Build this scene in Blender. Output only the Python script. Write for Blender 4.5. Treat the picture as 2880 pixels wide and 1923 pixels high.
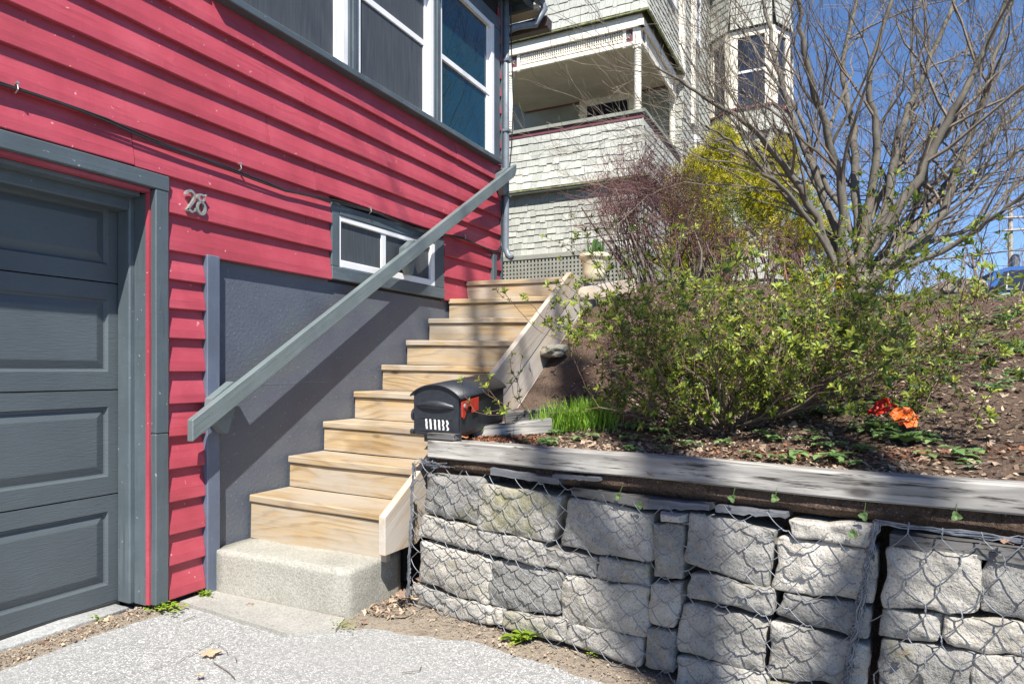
import bpy, bmesh, math, random
from mathutils import Vector, Matrix, noise
R = random.Random(7)
for o in list(bpy.data.objects): bpy.data.objects.remove(o)
SC = bpy.context.scene
COL = SC.collection

# ---------------------------------------------------------------- camera, world, sun, exposure
F = 1900.0; TH = math.radians(26.44); CP = Vector((2.9, 0.0, 1.12)); HV = 1043.0
ct, st = math.cos(TH), math.sin(TH)
cd = bpy.data.cameras.new('camera'); cam = bpy.data.objects.new('camera', cd); COL.objects.link(cam)
cam.location = CP; cam.rotation_euler = (math.pi/2, 0, TH)
cd.sensor_width = 36.0; cd.lens = 36.0*F/2880; cd.shift_y = 81.5/2880; cd.clip_start = 0.05; cd.clip_end = 2000
SC.camera = cam
SUN = Vector((1.0, -1.6, 2.4)).normalized()
w = bpy.data.worlds.new('World'); SC.world = w; w.use_nodes = True
nt = w.node_tree; nt.nodes.clear()
sky = nt.nodes.new('ShaderNodeTexSky'); sky.sky_type = 'NISHITA'; sky.sun_disc = False
sky.sun_elevation = math.asin(SUN.z); sky.sun_rotation = math.atan2(SUN.x, SUN.y)
sky.air_density = 0.75; sky.dust_density = 0.0; sky.ozone_density = 7.0; sky.altitude = 200
bg = nt.nodes.new('ShaderNodeBackground'); bg.inputs[1].default_value = 0.098
wo = nt.nodes.new('ShaderNodeOutputWorld')
nt.links.new(sky.outputs[0], bg.inputs[0]); nt.links.new(bg.outputs[0], wo.inputs[0])
sd = bpy.data.lights.new('sun', 'SUN'); sd.energy = 5.0; sd.angle = math.radians(0.5); sd.color = (1.0, 0.955, 0.88)
so = bpy.data.objects.new('sun', sd); COL.objects.link(so); so.location = (8, -12, 20)
so.rotation_euler = (-SUN).to_track_quat('-Z', 'Y').to_euler()
vs = SC.view_settings; vs.view_transform = 'Standard'; vs.look = 'None'; vs.exposure = 0.95; vs.gamma = 1.0
vs.use_curve_mapping = False

# ---------------------------------------------------------------- helpers: measuring the place
def ray(u, v):
    r = (u-1440)/F
    return Vector((-st+r*ct, ct+r*st, (HV-v)/F))
def at(u, v, t): return CP+ray(u, v)*t
def onX(u, v, X): a = ray(u, v); return CP+a*((X-CP.x)/a.x)
def onY(u, v, Y): a = ray(u, v); return CP+a*((Y-CP.y)/a.y)
G0 = Vector((1.05, 2.68, 0)); GA = math.radians(-10.5)
GD = Vector((math.cos(GA), math.sin(GA), 0)); GN = Vector((-math.sin(GA), math.cos(GA), 0))
def G(s, q, z): return G0+GD*s+GN*q+Vector((0, 0, z))
def onG(u, v, off=0.0):
    a = ray(u, v); t = (off-(CP-G0).dot(GN))/a.dot(GN); p = CP+a*t
    return ((p-G0).dot(GD), p.z)
def lerp(a, b, t): return a+(b-a)*t
def sstep(a, b, x):
    t = min(1, max(0, (x-a)/(b-a))); return t*t*(3-2*t)
def interp(tab, x):
    if x <= tab[0][0]: return tab[0][1]
    for (a, b), (c, d) in zip(tab, tab[1:]):
        if x <= c: return lerp(b, d, (x-a)/(c-a))
    return tab[-1][1]
LT = [(0, .775), (.6, .80), (1.25, .89), (1.7, 1.18), (2.15, 1.50), (2.7, 1.77), (3.2, 1.9), (7, 2.45), (12, 2.55), (80, 2.6)]
RT = [(0, .775), (.5, .86), (1.5, 1.07), (3, 1.42), (4, 1.68), (4.9, 1.79), (5.5, 1.77), (7, 1.6), (9, 1.47), (80, 1.4)]
def Hg(x, y):
    d = Vector((x, y, 0))-G0; q = d.dot(GN)
    wl = 1-sstep(1.1, 3.6, x)
    h = wl*interp(LT, q)+(1-wl)*interp(RT, q)
    n = noise.noise(Vector((x*1.7, y*1.7, 0)))*.035+noise.noise(Vector((x*6, y*6, 3)))*.012
    return h+n*sstep(0, .5, q)
def N3(x, y, z, f=1.0): return noise.noise(Vector((x*f, y*f, z*f)))

# ---------------------------------------------------------------- helpers: materials
def nodes(name):
    m = bpy.data.materials.new(name); m.use_nodes = True
    t = m.node_tree; b = t.nodes['Principled BSDF']
    return m, t, b
def lk(t, a, b): t.links.new(a, b)
def coords(t, scale=(1, 1, 1), per_obj=True):
    tc = t.nodes.new('ShaderNodeTexCoord'); mp = t.nodes.new('ShaderNodeMapping'); mp.inputs['Scale'].default_value = scale
    if per_obj:
        oi = t.nodes.new('ShaderNodeObjectInfo'); ml = t.nodes.new('ShaderNodeMath'); ml.operation = 'MULTIPLY'; ml.inputs[1].default_value = 37.0
        lk(t, oi.outputs['Random'], ml.inputs[0])
        ad = t.nodes.new('ShaderNodeVectorMath'); ad.operation = 'ADD'
        lk(t, tc.outputs['Object'], ad.inputs[0]); lk(t, ml.outputs[0], ad.inputs[1]); lk(t, ad.outputs[0], mp.inputs['Vector'])
    else: lk(t, tc.outputs['Object'], mp.inputs['Vector'])
    return mp.outputs[0]
def tex_noise(t, vec, scale, detail=4, rough=.55, dist=0):
    n = t.nodes.new('ShaderNodeTexNoise'); n.inputs['Scale'].default_value = scale; n.inputs['Detail'].default_value = detail
    n.inputs['Roughness'].default_value = rough; n.inputs['Distortion'].default_value = dist; lk(t, vec, n.inputs['Vector']); return n.outputs['Fac']
def ramp(t, fac, stops):
    r = t.nodes.new('ShaderNodeValToRGB'); e = r.color_ramp.elements
    while len(e) < len(stops): e.new(.5)
    for k, (p, c) in zip(e, stops): k.position = p; k.color = (*c, 1) if len(c) == 3 else c
    lk(t, fac, r.inputs[0]); return r.outputs[0]
def mix(t, fac, a, b, mode='MIX'):
    m = t.nodes.new('ShaderNodeMix'); m.data_type = 'RGBA'; m.blend_type = mode
    for sock, val in ((m.inputs['Factor'], fac), (m.inputs['A'], a), (m.inputs['B'], b)):
        if hasattr(val, 'is_linked'): lk(t, val, sock)
        elif isinstance(val, tuple): sock.default_value = (*val, 1)
        else: sock.default_value = val
    return m.outputs['Result']
def bump(t, b, h, strength, dist=.01, prev=None):
    n = t.nodes.new('ShaderNodeBump'); n.inputs['Strength'].default_value = strength; n.inputs['Distance'].default_value = dist
    lk(t, h, n.inputs['Height'])
    if prev: lk(t, prev, n.inputs['Normal'])
    lk(t, n.outputs[0], b.inputs['Normal']); return n.outputs[0]
def objrand(t, lo, hi):
    oi = t.nodes.new('ShaderNodeObjectInfo'); mr = t.nodes.new('ShaderNodeMapRange')
    mr.inputs[3].default_value = lo; mr.inputs[4].default_value = hi; lk(t, oi.outputs['Random'], mr.inputs[0]); return mr.outputs[0]
def scale_col(t, col, fac):
    v = t.nodes.new('ShaderNodeVectorMath'); v.operation = 'SCALE'; lk(t, col, v.inputs[0]); lk(t, fac, v.inputs['Scale']); return v.outputs[0]
def plain(name, c, rough=.6, var=.15, sc=8, bmp=.15, metal=0, spec=.5, stretch=(1, 1, 1), orand=(1, 1)):
    m, t, b = nodes(name); v = coords(t, stretch)
    f = tex_noise(t, v, sc, 5, .6)
    lo = tuple(x*(1-var) for x in c); hi = tuple(min(1, x*(1+var)) for x in c)
    col = ramp(t, f, [(.3, lo), (.7, hi)])
    if orand != (1, 1): col = scale_col(t, col, objrand(t, *orand))
    lk(t, col, b.inputs['Base Color']); b.inputs['Roughness'].default_value = rough; b.inputs['Metallic'].default_value = metal
    b.inputs['Specular IOR Level'].default_value = spec
    if bmp: bump(t, b, tex_noise(t, v, sc*6, 4, .6), bmp, .004)
    return m
def paint(name, c, dirt, rough=.45, grain=.25, chip=None):
    """brushed paint on timber: long grain relief, worn patches and small chips"""
    m, t, b = nodes(name); v = coords(t, (1, 1, 1)); vg = coords(t, (.9, 14, 14))
    f = tex_noise(t, v, 2.3, 6, .62); g = tex_noise(t, vg, 3.0, 5, .65)
    col = ramp(t, f, [(.28, dirt), (.48, c), (.72, tuple(min(1, x*1.16+.022) for x in c))])
    st_ = tex_noise(t, coords(t, (7, .35, .35)), 2.0, 4, .7); col = mix(t, ramp(t, st_, [(.55, (0, 0, 0)), (.8, (.55, .55, .55))]), col, dirt)
    col = mix(t, ramp(t, g, [(.56, (0, 0, 0)), (.74, (1, 1, 1))]), col, tuple(x*.72 for x in c))
    if chip:
        sp = tex_noise(t, v, 46, 2, .5)
        col = mix(t, ramp(t, sp, [(.735, (0, 0, 0)), (.75, (1, 1, 1))]), col, chip)
    lk(t, col, b.inputs['Base Color'])
    lk(t, ramp(t, f, [(.3, (rough+.12,)*3), (.7, (rough-.05,)*3)]), b.inputs['Roughness'])
    p = bump(t, b, g, grain, .006); bump(t, b, tex_noise(t, v, 60, 3), grain*.35, .003, p)
    return m
def wood(name, light, mid, dark, grey=None, greyamt=.0, rough=.65, rings=22, crack=0.0):
    """sawn softwood: cathedral rings, streaks, knots; local X runs along the board"""
    m, t, b = nodes(name); v = coords(t, (.8, 5.5, 5.5)); vs_ = coords(t, (1.2, 45, 45)); vo = coords(t)
    base = tex_noise(t, v, 1.0, 2, .4, .4)
    mu = t.nodes.new('ShaderNodeMath'); mu.operation = 'MULTIPLY'; mu.inputs[1].default_value = rings*6.28; lk(t, base, mu.inputs[0])
    sn = t.nodes.new('ShaderNodeMath'); sn.operation = 'SINE'; lk(t, mu.outputs[0], sn.inputs[0])
    mr = t.nodes.new('ShaderNodeMapRange'); mr.inputs[1].default_value = -1; lk(t, sn.outputs[0], mr.inputs[0])
    streak = tex_noise(t, vs_, 1.6, 4, .6)
    blot = tex_noise(t, coords(t, (1, 2.2, 2.2)), 3.2, 3, .5)
    col = ramp(t, blot, [(.3, light), (.58, mid), (.78, tuple(x*.9 for x in mid))])
    col = mix(t, ramp(t, mr.outputs[0], [(.55, (0, 0, 0)), (1.0, (.55, .55, .55))]), col, dark)
    col = mix(t, ramp(t, streak, [(.48, (0, 0, 0)), (.8, (.6, .6, .6))]), col, dark)
    vo_k = coords(t, (2.6, 7, 7)); vor = t.nodes.new('ShaderNodeTexVoronoi'); vor.inputs['Scale'].default_value = 1.0; lk(t, vo_k, vor.inputs['Vector'])
    col = mix(t, ramp(t, vor.outputs['Distance'], [(.09, (1, 1, 1)), (.15, (0, 0, 0))]), col, tuple(x*.55 for x in dark))
    if grey:
        gf = tex_noise(t, coords(t, (.8, 3, 3)), 2.4, 5, .65)
        col = mix(t, ramp(t, gf, [(.5-greyamt*.35, (0, 0, 0)), (.72-greyamt*.3, (.9, .9, .9))]), col, grey)
    col = scale_col(t, col, objrand(t, .86, 1.08))
    lk(t, col, b.inputs['Base Color']); b.inputs['Roughness'].default_value = rough
    b.inputs['Specular IOR Level'].default_value = .3
    p = bump(t, b, streak, .35, .004); p = bump(t, b, mr.outputs[0], .12, .003, p)
    if crack:
        cf = tex_noise(t, coords(t, (4.0, 60, 60)), 1.1, 4, .7, .3)
        ck = ramp(t, cf, [(.53, (0, 0, 0)), (.66, (1, 1, 1))])
        c2 = mix(t, ck, col, tuple(x*.3 for x in dark)); lk(t, c2, b.inputs['Base Color'])
        bump(t, b, cf, -crack, .01, p)
    return m

M = {}
M['red'] = paint('red_paint', (.365, .052, .074), (.28, .038, .052), .42, .3, (.55, .25, .26))
M['red_trim'] = paint('red_edge_paint', (.42, .02, .03), (.33, .02, .03), .5)
M['slate'] = paint('slate_grey_paint', (.075, .096, .108), (.060, .076, .084), .42, .35, (.22, .24, .25))
M['rail_paint'] = paint('rail_grey_paint', (.135, .165, .168), (.10, .12, .125), .4, .4, (.3, .32, .32))
M['post_paint'] = paint('blue_grey_paint', (.095, .115, .16), (.075, .09, .115), .45, .3, (.2, .22, .25))
M['white'] = plain('white_vinyl', (.74, .74, .74), .35, .05, 6, .03)
M['cream'] = paint('cream_paint', (.76, .71, .60), (.68, .62, .50), .5, .15)
M['ceiling'] = paint('beige_ceiling_paint', (.62, .54, .42), (.55, .48, .37), .55, .1)
M['gutter_brown'] = plain('brown_gutter', (.07, .045, .035), .45, .15, 8, .05)
M['plum'] = paint('plum_paint', (.16, .05, .055), (.12, .04, .04), .5, .15)
M['olive'] = paint('olive_grey_paint', (.26, .27, .225), (.2, .21, .165), .6, .2)
M['tar'] = plain('crack_dirt', (.10, .09, .075), .95, .3, 20, 0)
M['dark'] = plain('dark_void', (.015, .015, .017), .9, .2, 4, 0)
def m_foundation():
    m, t, b = nodes('painted_concrete'); v = coords(t)
    f = tex_noise(t, v, 3, 6, .6); col = ramp(t, f, [(.3, (.076, .087, .112)), (.52, (.094, .106, .132)), (.75, (.105, .125, .128))])
    sp = tex_noise(t, v, 55, 2, .5); col = mix(t, ramp(t, sp, [(.70, (0, 0, 0)), (.73, (1, 1, 1))]), col, (.21, .22, .24))
    lk(t, col, b.inputs['Base Color']); b.inputs['Roughness'].default_value = .4
    p = bump(t, b, tex_noise(t, v, 90, 4), .3, .004); bump(t, b, sp, .4, .006, p); return m
M['foundation'] = m_foundation()
def m_garage():
    m, t, b = nodes('garage_door_enamel'); v = coords(t); vg = coords(t, (30, 2.2, 30))
    f = tex_noise(t, v, 2.2, 5, .6); g = tex_noise(t, coords(t, (6, 5, 60)), 3.2, 3, .6, .6)
    col = ramp(t, f, [(.3, (.062, .076, .084)), (.7, (.080, .098, .108))])
    lk(t, col, b.inputs['Base Color']); b.inputs['Roughness'].default_value = .5
    bump(t, b, g, .5, .004); return m
M['garage'] = m_garage()
def m_concrete(name, c, sc=1.0, moss=0, agg=.35):
    m, t, b = nodes(name); v = coords(t)
    f = tex_noise(t, v, 3*sc, 6, .62); col = ramp(t, f, [(.28, tuple(x*.78 for x in c)), (.55, c), (.8, tuple(x*1.12 for x in c))])
    vo = t.nodes.new('ShaderNodeTexVoronoi'); vo.inputs['Scale'].default_value = 150*sc; lk(t, v, vo.inputs['Vector'])
    sc_ = t.nodes.new('ShaderNodeSeparateColor'); lk(t, vo.outputs['Color'], sc_.inputs[0]); col = mix(t, agg, col, ramp(t, sc_.outputs[0], [(0, (.1, .1, .1)), (1, (.9, .9, .88))]), 'SOFT_LIGHT')
    g = tex_noise(t, v, 110*sc, 3, .6); col = mix(t, ramp(t, g, [(.60, (0, 0, 0)), (.72, (.6, .6, .6))]), col, tuple(x*.45 for x in c))
    if moss:
        mf = tex_noise(t, v, 5, 5, .7); col = mix(t, ramp(t, mf, [(.62, (0, 0, 0)), (.75, (moss,)*3)]), col, (.27, .24, .09))
    lk(t, col, b.inputs['Base Color']); b.inputs['Roughness'].default_value = .85
    p = bump(t, b, g, .55, .006); bump(t, b, f, .2, .02, p); return m
M['concrete'] = m_concrete('step_concrete', (.325, .315, .275), 1.0, .5)
M['slab'] = m_concrete('old_slab_concrete', (.32, .31, .285), 1.0, .2)
M['threshold'] = m_concrete('threshold_concrete', (.34, .345, .34), .8)
def m_asphalt():
    m, t, b = nodes('worn_asphalt'); v = coords(t, per_obj=False)
    vo = t.nodes.new('ShaderNodeTexVoronoi'); vo.inputs['Scale'].default_value = 120; lk(t, v, vo.inputs['Vector'])
    v2 = t.nodes.new('ShaderNodeTexVoronoi'); v2.inputs['Scale'].default_value = 120; v2.feature = 'DISTANCE_TO_EDGE'; lk(t, v, v2.inputs['Vector'])
    hs = t.nodes.new('ShaderNodeSeparateColor'); lk(t, vo.outputs['Color'], hs.inputs[0])
    stone = ramp(t, hs.outputs[0], [(0, (.22, .22, .215)), (.45, (.37, .37, .365)), (1, (.60, .60, .59))])
    col = mix(t, ramp(t, v2.outputs['Distance'], [(.02, (1, 1, 1)), (.16, (0, 0, 0))]), stone, (.16, .16, .155))
    f = tex_noise(t, v, 1.1, 6, .6)
    col = mix(t, ramp(t, f, [(.40, (0, 0, 0)), (.7, (.75, .75, .75))]), col, (.27, .27, .26))
    d = tex_noise(t, v, 9, 5, .7); col = mix(t, ramp(t, d, [(.66, (0, 0, 0)), (.8, (.5, .5, .5))]), col, (.23, .20, .16))
    lk(t, col, b.inputs['Base Color']); b.inputs['Roughness'].default_value = .9
    p = bump(t, b, v2.outputs['Distance'], .5, .006); bump(t, b, f, .3, .03, p); return m
M['asphalt'] = m_asphalt()
def m_soil(name, a, bcol, c, light):
    m, t, b = nodes(name); v = coords(t, per_obj=False)
    f = tex_noise(t, v, 2.0, 6, .65); g = tex_noise(t, v, 38, 5, .7); h = tex_noise(t, v, 120, 3, .6)
    col = ramp(t, f, [(.3, a), (.55, bcol), (.75, c)])
    col = mix(t, ramp(t, g, [(.52, (0, 0, 0)), (.7, (1, 1, 1))]), col, tuple(x*.45 for x in a))
    col = mix(t, ramp(t, h, [(.62, (0, 0, 0)), (.7, (.9, .9, .9))]), col, light)
    lk(t, col, b.inputs['Base Color']); b.inputs['Roughness'].default_value = .95; b.inputs['Specular IOR Level'].default_value = .15
    p = bump(t, b, g, .9, .03); bump(t, b, h, .6, .01, p); return m
M['soil'] = m_soil('garden_soil_mulch', (.095, .064, .047), (.135, .094, .070), (.115, .058, .037), (.36, .28, .21))
M['dirt'] = m_soil('driveway_dirt', (.27, .225, .18), (.33, .28, .22), (.22, .175, .13), (.46, .40, .33))
M['hill'] = m_soil('hill_ground', (.10, .09, .06), (.13, .12, .08), (.09, .07, .05), (.25, .22, .16))
def m_stone():
    m, t, b = nodes('granite_block'); v = coords(t)
    f = tex_noise(t, v, 5, 6, .6); h = tex_noise(t, v, 130, 3, .7); g = tex_noise(t, v, 22, 5, .65)
    col = ramp(t, f, [(.3, (.25, .245, .225)), (.5, (.38, .37, .345)), (.72, (.52, .51, .48))])
    col = mix(t, ramp(t, h, [(.56, (0, 0, 0)), (.66, (.75, .75, .75))]), col, (.11, .11, .11))
    col = mix(t, ramp(t, h, [(.30, (.8, .8, .8)), (.40, (0, 0, 0))]), col, (.62, .61, .6))
    mo = tex_noise(t, v, 3.3, 5, .65); mf = ramp(t, mo, [(.57, (0, 0, 0)), (.72, (.75, .75, .75))])
    col = mix(t, mf, col, (.235, .225, .10))
    col = scale_col(t, col, objrand(t, .60, 1.12))
    col = mix(t, objrand(t, 0, .4), col, mix(t, 1.0, col, (1.0, .88, .70), 'MULTIPLY'))
    lk(t, col, b.inputs['Base Color']); b.inputs['Roughness'].default_value = .88; b.inputs['Specular IOR Level'].default_value = .25
    p = bump(t, b, g, .75, .02); bump(t, b, h, .4, .004, p); return m
M['stone'] = m_stone()
M['slate_rock'] = plain('slate_rock', (.12, .125, .14), .6, .35, 9, .7, stretch=(1, 1, 6))
M['boulder'] = plain('lichen_boulder', (.24, .22, .17), .9, .35, 4, .8)
M['wire'] = plain('galvanised_wire', (.21, .225, .25), .5, .35, 30, .1, .5)
M['tread'] = wood('stair_pine', (.47, .355, .215), (.41, .285, .14), (.20, .125, .06), (.40, .35, .285), .35, .65, 12)
M['stringer'] = wood('pale_pine', (.54, .45, .34), (.46, .365, .26), (.30, .20, .12), (.46, .42, .37), .45, .65, 9)
M['timber'] = wood('weathered_timber', (.62, .60, .55), (.46, .44, .40), (.11, .10, .09), (.24, .23, .22), .25, .85, 8, .8)
M['timber_dark'] = wood('dark_wet_timber', (.12, .115, .11), (.09, .088, .085), (.04, .04, .04), (.17, .165, .16), .3, .8, 8, .6)
def m_shingle():
    m, t, b = nodes('cedar_shingle_paint'); v = coords(t, (24, 24, 2.2)); vo = coords(t)
    f = tex_noise(t, v, 2.2, 4, .6); h = tex_noise(t, vo, 5, 5, .6)
    col = ramp(t, f, [(.25, (.34, .34, .30)), (.55, (.455, .46, .41)), (.8, (.49, .50, .45))])
    col = mix(t, ramp(t, h, [(.5, (0, 0, 0)), (.8, (.5, .5, .5))]), col, (.44, .44, .35))
    col = scale_col(t, col, objrand(t, .8, 1.08)); lk(t, col, b.inputs['Base Color']); b.inputs['Roughness'].default_value = .75
    bump(t, b, f, .4, .004); return m
M['shingle'] = m_shingle()
M['moss'] = plain('mossy_edge', (.20, .21, .10), .95, .5, 14, .6)
M['lattice'] = paint('lattice_grey_paint', (.25, .25, .215), (.2, .2, .17), .6, .15)
def m_glass(name, c, rough, screen=0.0):
    m, t, b = nodes(name); v = coords(t)
    b.inputs['Base Color'].default_value = (*c, 1); b.inputs['Roughness'].default_value = rough
    b.inputs['Specular IOR Level'].default_value = .8 if not screen else .35
    bump(t, b, tex_noise(t, v, 1.5, 2), .03 if not screen else .1, .05)
    if screen:
        g = tex_noise(t, coords(t, (40, 40, 2)), 2, 3); lk(t, ramp(t, g, [(.3, tuple(x*.8 for x in c)), (.7, tuple(x*1.25 for x in c))]), b.inputs['Base Color'])
    return m
M['glass'] = m_glass('window_glass', (.006, .035, .05), .02)
M['screen'] = m_glass('insect_screen', (.055, .062, .07), .5, 1.0)
M['glass_dark'] = m_glass('dark_window_glass', (.02, .025, .04), .04)
M['tinted_glass'] = plain('tinted_glass', (.015, .02, .03), .6, .1, 4, 0, 0, .15)
M['pole_wood'] = plain('pole_wood', (.36, .33, .28), .9, .2, 5, .3)
M['cable'] = plain('black_cable', (.02, .021, .022), .45, .2, 20, .05)
M['galv'] = plain('grey_metal', (.15, .175, .205), .45, .2, 12, .1, .05)
M['mailbox'] = plain('black_plastic', (.022, .025, .032), .38, .25, 40, .25)
M['flag'] = plain('red_plastic', (.45, .035, .02), .45, .15, 20, .05)
M['sticker'] = plain('white_sticker', (.72, .72, .70), .6, .2, 60, .1)
M['steel'] = plain('worn_steel', (.45, .44, .42), .4, .2, 30, .1, .7)
M['number'] = plain('brushed_bronze_number', (.36, .37, .33), .4, .2, 30, .1, .55)
M['pot'] = plain('cream_plastic_pot', (.74, .66, .44), .45, .06, 5, .06)
def m_leaf(name, a, b_, trans=.35, rough=.45):
    m, t, b = nodes(name)
    g = t.nodes.new('ShaderNodeNewGeometry'); col = ramp(t, g.outputs['Random Per Island'], [(0, a), (1, b_)])
    lk(t, col, b.inputs['Base Color']); b.inputs['Roughness'].default_value = rough
    tr = t.nodes.new('ShaderNodeBsdfTranslucent'); br = t.nodes.new('ShaderNodeVectorMath'); br.operation = 'SCALE'; br.inputs['Scale'].default_value = 1.25
    lk(t, col, br.inputs[0]); lk(t, br.outputs[0], tr.inputs[0])
    mx = t.nodes.new('ShaderNodeMixShader'); mx.inputs[0].default_value = trans
    lk(t, b.outputs[0], mx.inputs[1]); lk(t, tr.outputs[0], mx.inputs[2])
    lk(t, mx.outputs[0], t.nodes['Material Output'].inputs[0]); return m
M['leaf_new'] = m_leaf('azalea_new_leaf', (.20, .27, .035), (.40, .43, .06))
M['leaf_old'] = m_leaf('azalea_old_leaf', (.04, .085, .018), (.11, .17, .03))
M['leaf_ground'] = m_leaf('strawberry_leaf', (.11, .21, .07), (.24, .36, .13))
M['leaf_weed'] = m_leaf('weed_leaf', (.17, .28, .02), (.33, .42, .05))
M['grass_blade'] = m_leaf('young_grass_blade', (.19, .38, .03), (.36, .56, .07))
M['tulip'] = m_leaf('tulip_leaf', (.08, .18, .05), (.18, .30, .09))
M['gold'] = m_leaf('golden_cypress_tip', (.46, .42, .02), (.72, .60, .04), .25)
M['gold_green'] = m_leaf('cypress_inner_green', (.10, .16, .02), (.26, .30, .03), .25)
M['forsythia'] = m_leaf('forsythia_petal', (.60, .42, .01), (.72, .55, .02), .3)
M['petal_red'] = m_leaf('red_petal', (.58, .008, .004), (.70, .028, .008), .3)
M['petal_orange'] = m_leaf('orange_petal', (.70, .08, .01), (.78, .20, .03), .3)
M['deadleaf'] = m_leaf('dead_leaf', (.42, .30, .19), (.58, .44, .30), .15, .7)
M['deadbrown'] = m_leaf('brown_dead_leaf', (.17, .11, .08), (.28, .19, .14), .1, .8)
M['litter'] = m_leaf('leaf_litter_chip', (.12, .07, .045), (.46, .36, .26), .05, .9)
M['mulch_red'] = m_leaf('red_mulch_chip', (.14, .05, .025), (.28, .12, .06), .0, .9)
M['bark'] = plain('grey_bark', (.13, .115, .092), .9, .35, 14, .7, stretch=(1, 1, .4))
M['twig'] = plain('pale_twig', (.17, .14, .108), .9, .3, 14, .3)
M['barberry'] = plain('purple_brown_twig', (.17, .085, .08), .9, .3, 10, .2)
M['azalea_wood'] = plain('azalea_bark', (.14, .11, .085), .9, .35, 20, .5)
M['azalea_twig'] = plain('azalea_red_twig', (.16, .095, .065), .8, .3, 20, .2)
M['far_twig'] = plain('distant_twig', (.23, .19, .19), .95, .15, 4, 0)
M['carpaint'] = plain('blue_car_paint', (.022, .085, .27), .6, .05, 4, 0, .0, .08)
M['tyre'] = plain('tyre_rubber', (.02, .02, .02), .85, .2, 30, .2)
M['brass'] = plain('copper_wire', (.45, .18, .06), .5, .2, 30, .1, .4)

# ---------------------------------------------------------------- helpers: objects
WM = {}
class MB:
    def __init__(s): s.v = []; s.f = []; s.m = []; s.mi = 0
    def add(s, vs_, fs):
        o = len(s.v); s.v += [tuple(p) for p in vs_]; s.f += [tuple(i+o for i in f) for f in fs]; s.m += [s.mi]*len(fs)
    def box(s, a, b, Mx=None):
        p = [Vector((x, y, z)) for x in (a[0], b[0]) for y in (a[1], b[1]) for z in (a[2], b[2])]
        if Mx: p = [Mx @ q for q in p]
        s.add(p, [(0, 1, 3, 2), (4, 6, 7, 5), (0, 4, 5, 1), (2, 3, 7, 6), (0, 2, 6, 4), (1, 5, 7, 3)])
    def prism(s, poly, d):
        """closed polygon (list of Vectors) pushed along d"""
        n = len(poly); s.add(list(poly)+[p+d for p in poly], [tuple(range(n-1, -1, -1)), tuple(range(n, 2*n))]+[(i, (i+1) % n, n+(i+1) % n, n+i) for i in range(n)])
    def tube(s, pts, r, n=6, cap=True):
        pts = [Vector(p) for p in pts]
        if len(pts) < 2: return
        if not isinstance(r, (list, tuple)): r = [r]*len(pts)
        d0 = (pts[1]-pts[0]); a = d0.orthogonal().normalized(); vs_ = []
        for i, p in enumerate(pts):
            d = (pts[min(i+1, len(pts)-1)]-pts[max(i-1, 0)])
            if d.length < 1e-9: d = d0
            d.normalize(); a = (a-d*a.dot(d))
            if a.length < 1e-6: a = d.orthogonal()
            a.normalize(); b = d.cross(a)
            for k in range(n):
                an = 2*math.pi*k/n; vs_.append(p+(a*math.cos(an)+b*math.sin(an))*r[i])
        fs = [(i*n+k, i*n+(k+1) % n, (i+1)*n+(k+1) % n, (i+1)*n+k) for i in range(len(pts)-1) for k in range(n)]
        if cap: fs += [tuple(range(n-1, -1, -1)), tuple(range((len(pts)-1)*n, len(pts)*n))]
        s.add(vs_, fs)
    def lathe(s, prof, c, n=20, cap=True):
        vs_ = []; c = Vector(c)
        for r, z in prof:
            for k in range(n): vs_.append(c+Vector((r*math.cos(2*math.pi*k/n), r*math.sin(2*math.pi*k/n), z)))
        fs = [(i*n+k, i*n+(k+1) % n, (i+1)*n+(k+1) % n, (i+1)*n+k) for i in range(len(prof)-1) for k in range(n)]
        if cap: fs += [tuple(range(n-1, -1, -1)), tuple(range((len(prof)-1)*n, len(prof)*n))]
        s.add(vs_, fs)
    def leaf(s, p, d, up, L, W, fold=.25, droop=.15):
        d = d.normalized(); sd_ = d.cross(up)
        if sd_.length < 1e-5: sd_ = d.orthogonal()
        sd_.normalize(); nn = sd_.cross(d)
        a = p+d*L*.35+sd_*W*.5+nn*W*fold; b = p+d*L*.35-sd_*W*.5+nn*W*fold
        a2 = p+d*L*.72+sd_*W*.42+nn*(W*fold-L*droop*.4); b2 = p+d*L*.72-sd_*W*.42+nn*(W*fold-L*droop*.4)
        m1 = p+d*L*.5-nn*L*droop*.12; t_ = p+d*L-nn*L*droop
        s.add([p, a, a2, t_, b2, b, m1], [(0, 6, 1), (1, 6, 2), (2, 6, 3), (0, 5, 6), (5, 4, 6), (4, 3, 6)])
    def obj(s, name, mat, parent=None, org=None, rot=None, smooth=False, label=None, kind=None):
        """link the gathered geometry (world coordinates) as ONE mesh object"""
        org = Vector(org) if org is not None else (WM[parent.name].translation.copy() if parent else Vector())
        X = Matrix.Translation(org) @ (rot.to_4x4() if rot else Matrix.Identity(4)); Xi = X.inverted()
        me = bpy.data.meshes.new(name); me.from_pydata([Xi @ Vector(p) for p in s.v], [], s.f)
        mats = mat if isinstance(mat, (list, tuple)) else [mat]
        for q in mats: me.materials.append(M[q])
        if len(mats) > 1: me.polygons.foreach_set('material_index', s.m)
        if smooth: me.polygons.foreach_set('use_smooth', [True]*len(me.polygons))
        return link(name, me, parent, X, label, kind)
def link(name, me, parent, X, label=None, kind=None):
    o = bpy.data.objects.new(name, me); COL.objects.link(o); o.parent = parent
    o.matrix_basis = (WM[parent.name].inverted() @ X) if parent else X
    WM[o.name] = X.copy()
    if label: o['label'] = label
    if kind: o['kind'] = kind
    return o
def thing(name, loc, label, cat, group=None):
    o = bpy.data.objects.new(name, None); o.empty_display_size = .1; COL.objects.link(o); o.location = loc; WM[o.name] = Matrix.Translation(Vector(loc))
    return tag(o, label, cat, group)
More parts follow.
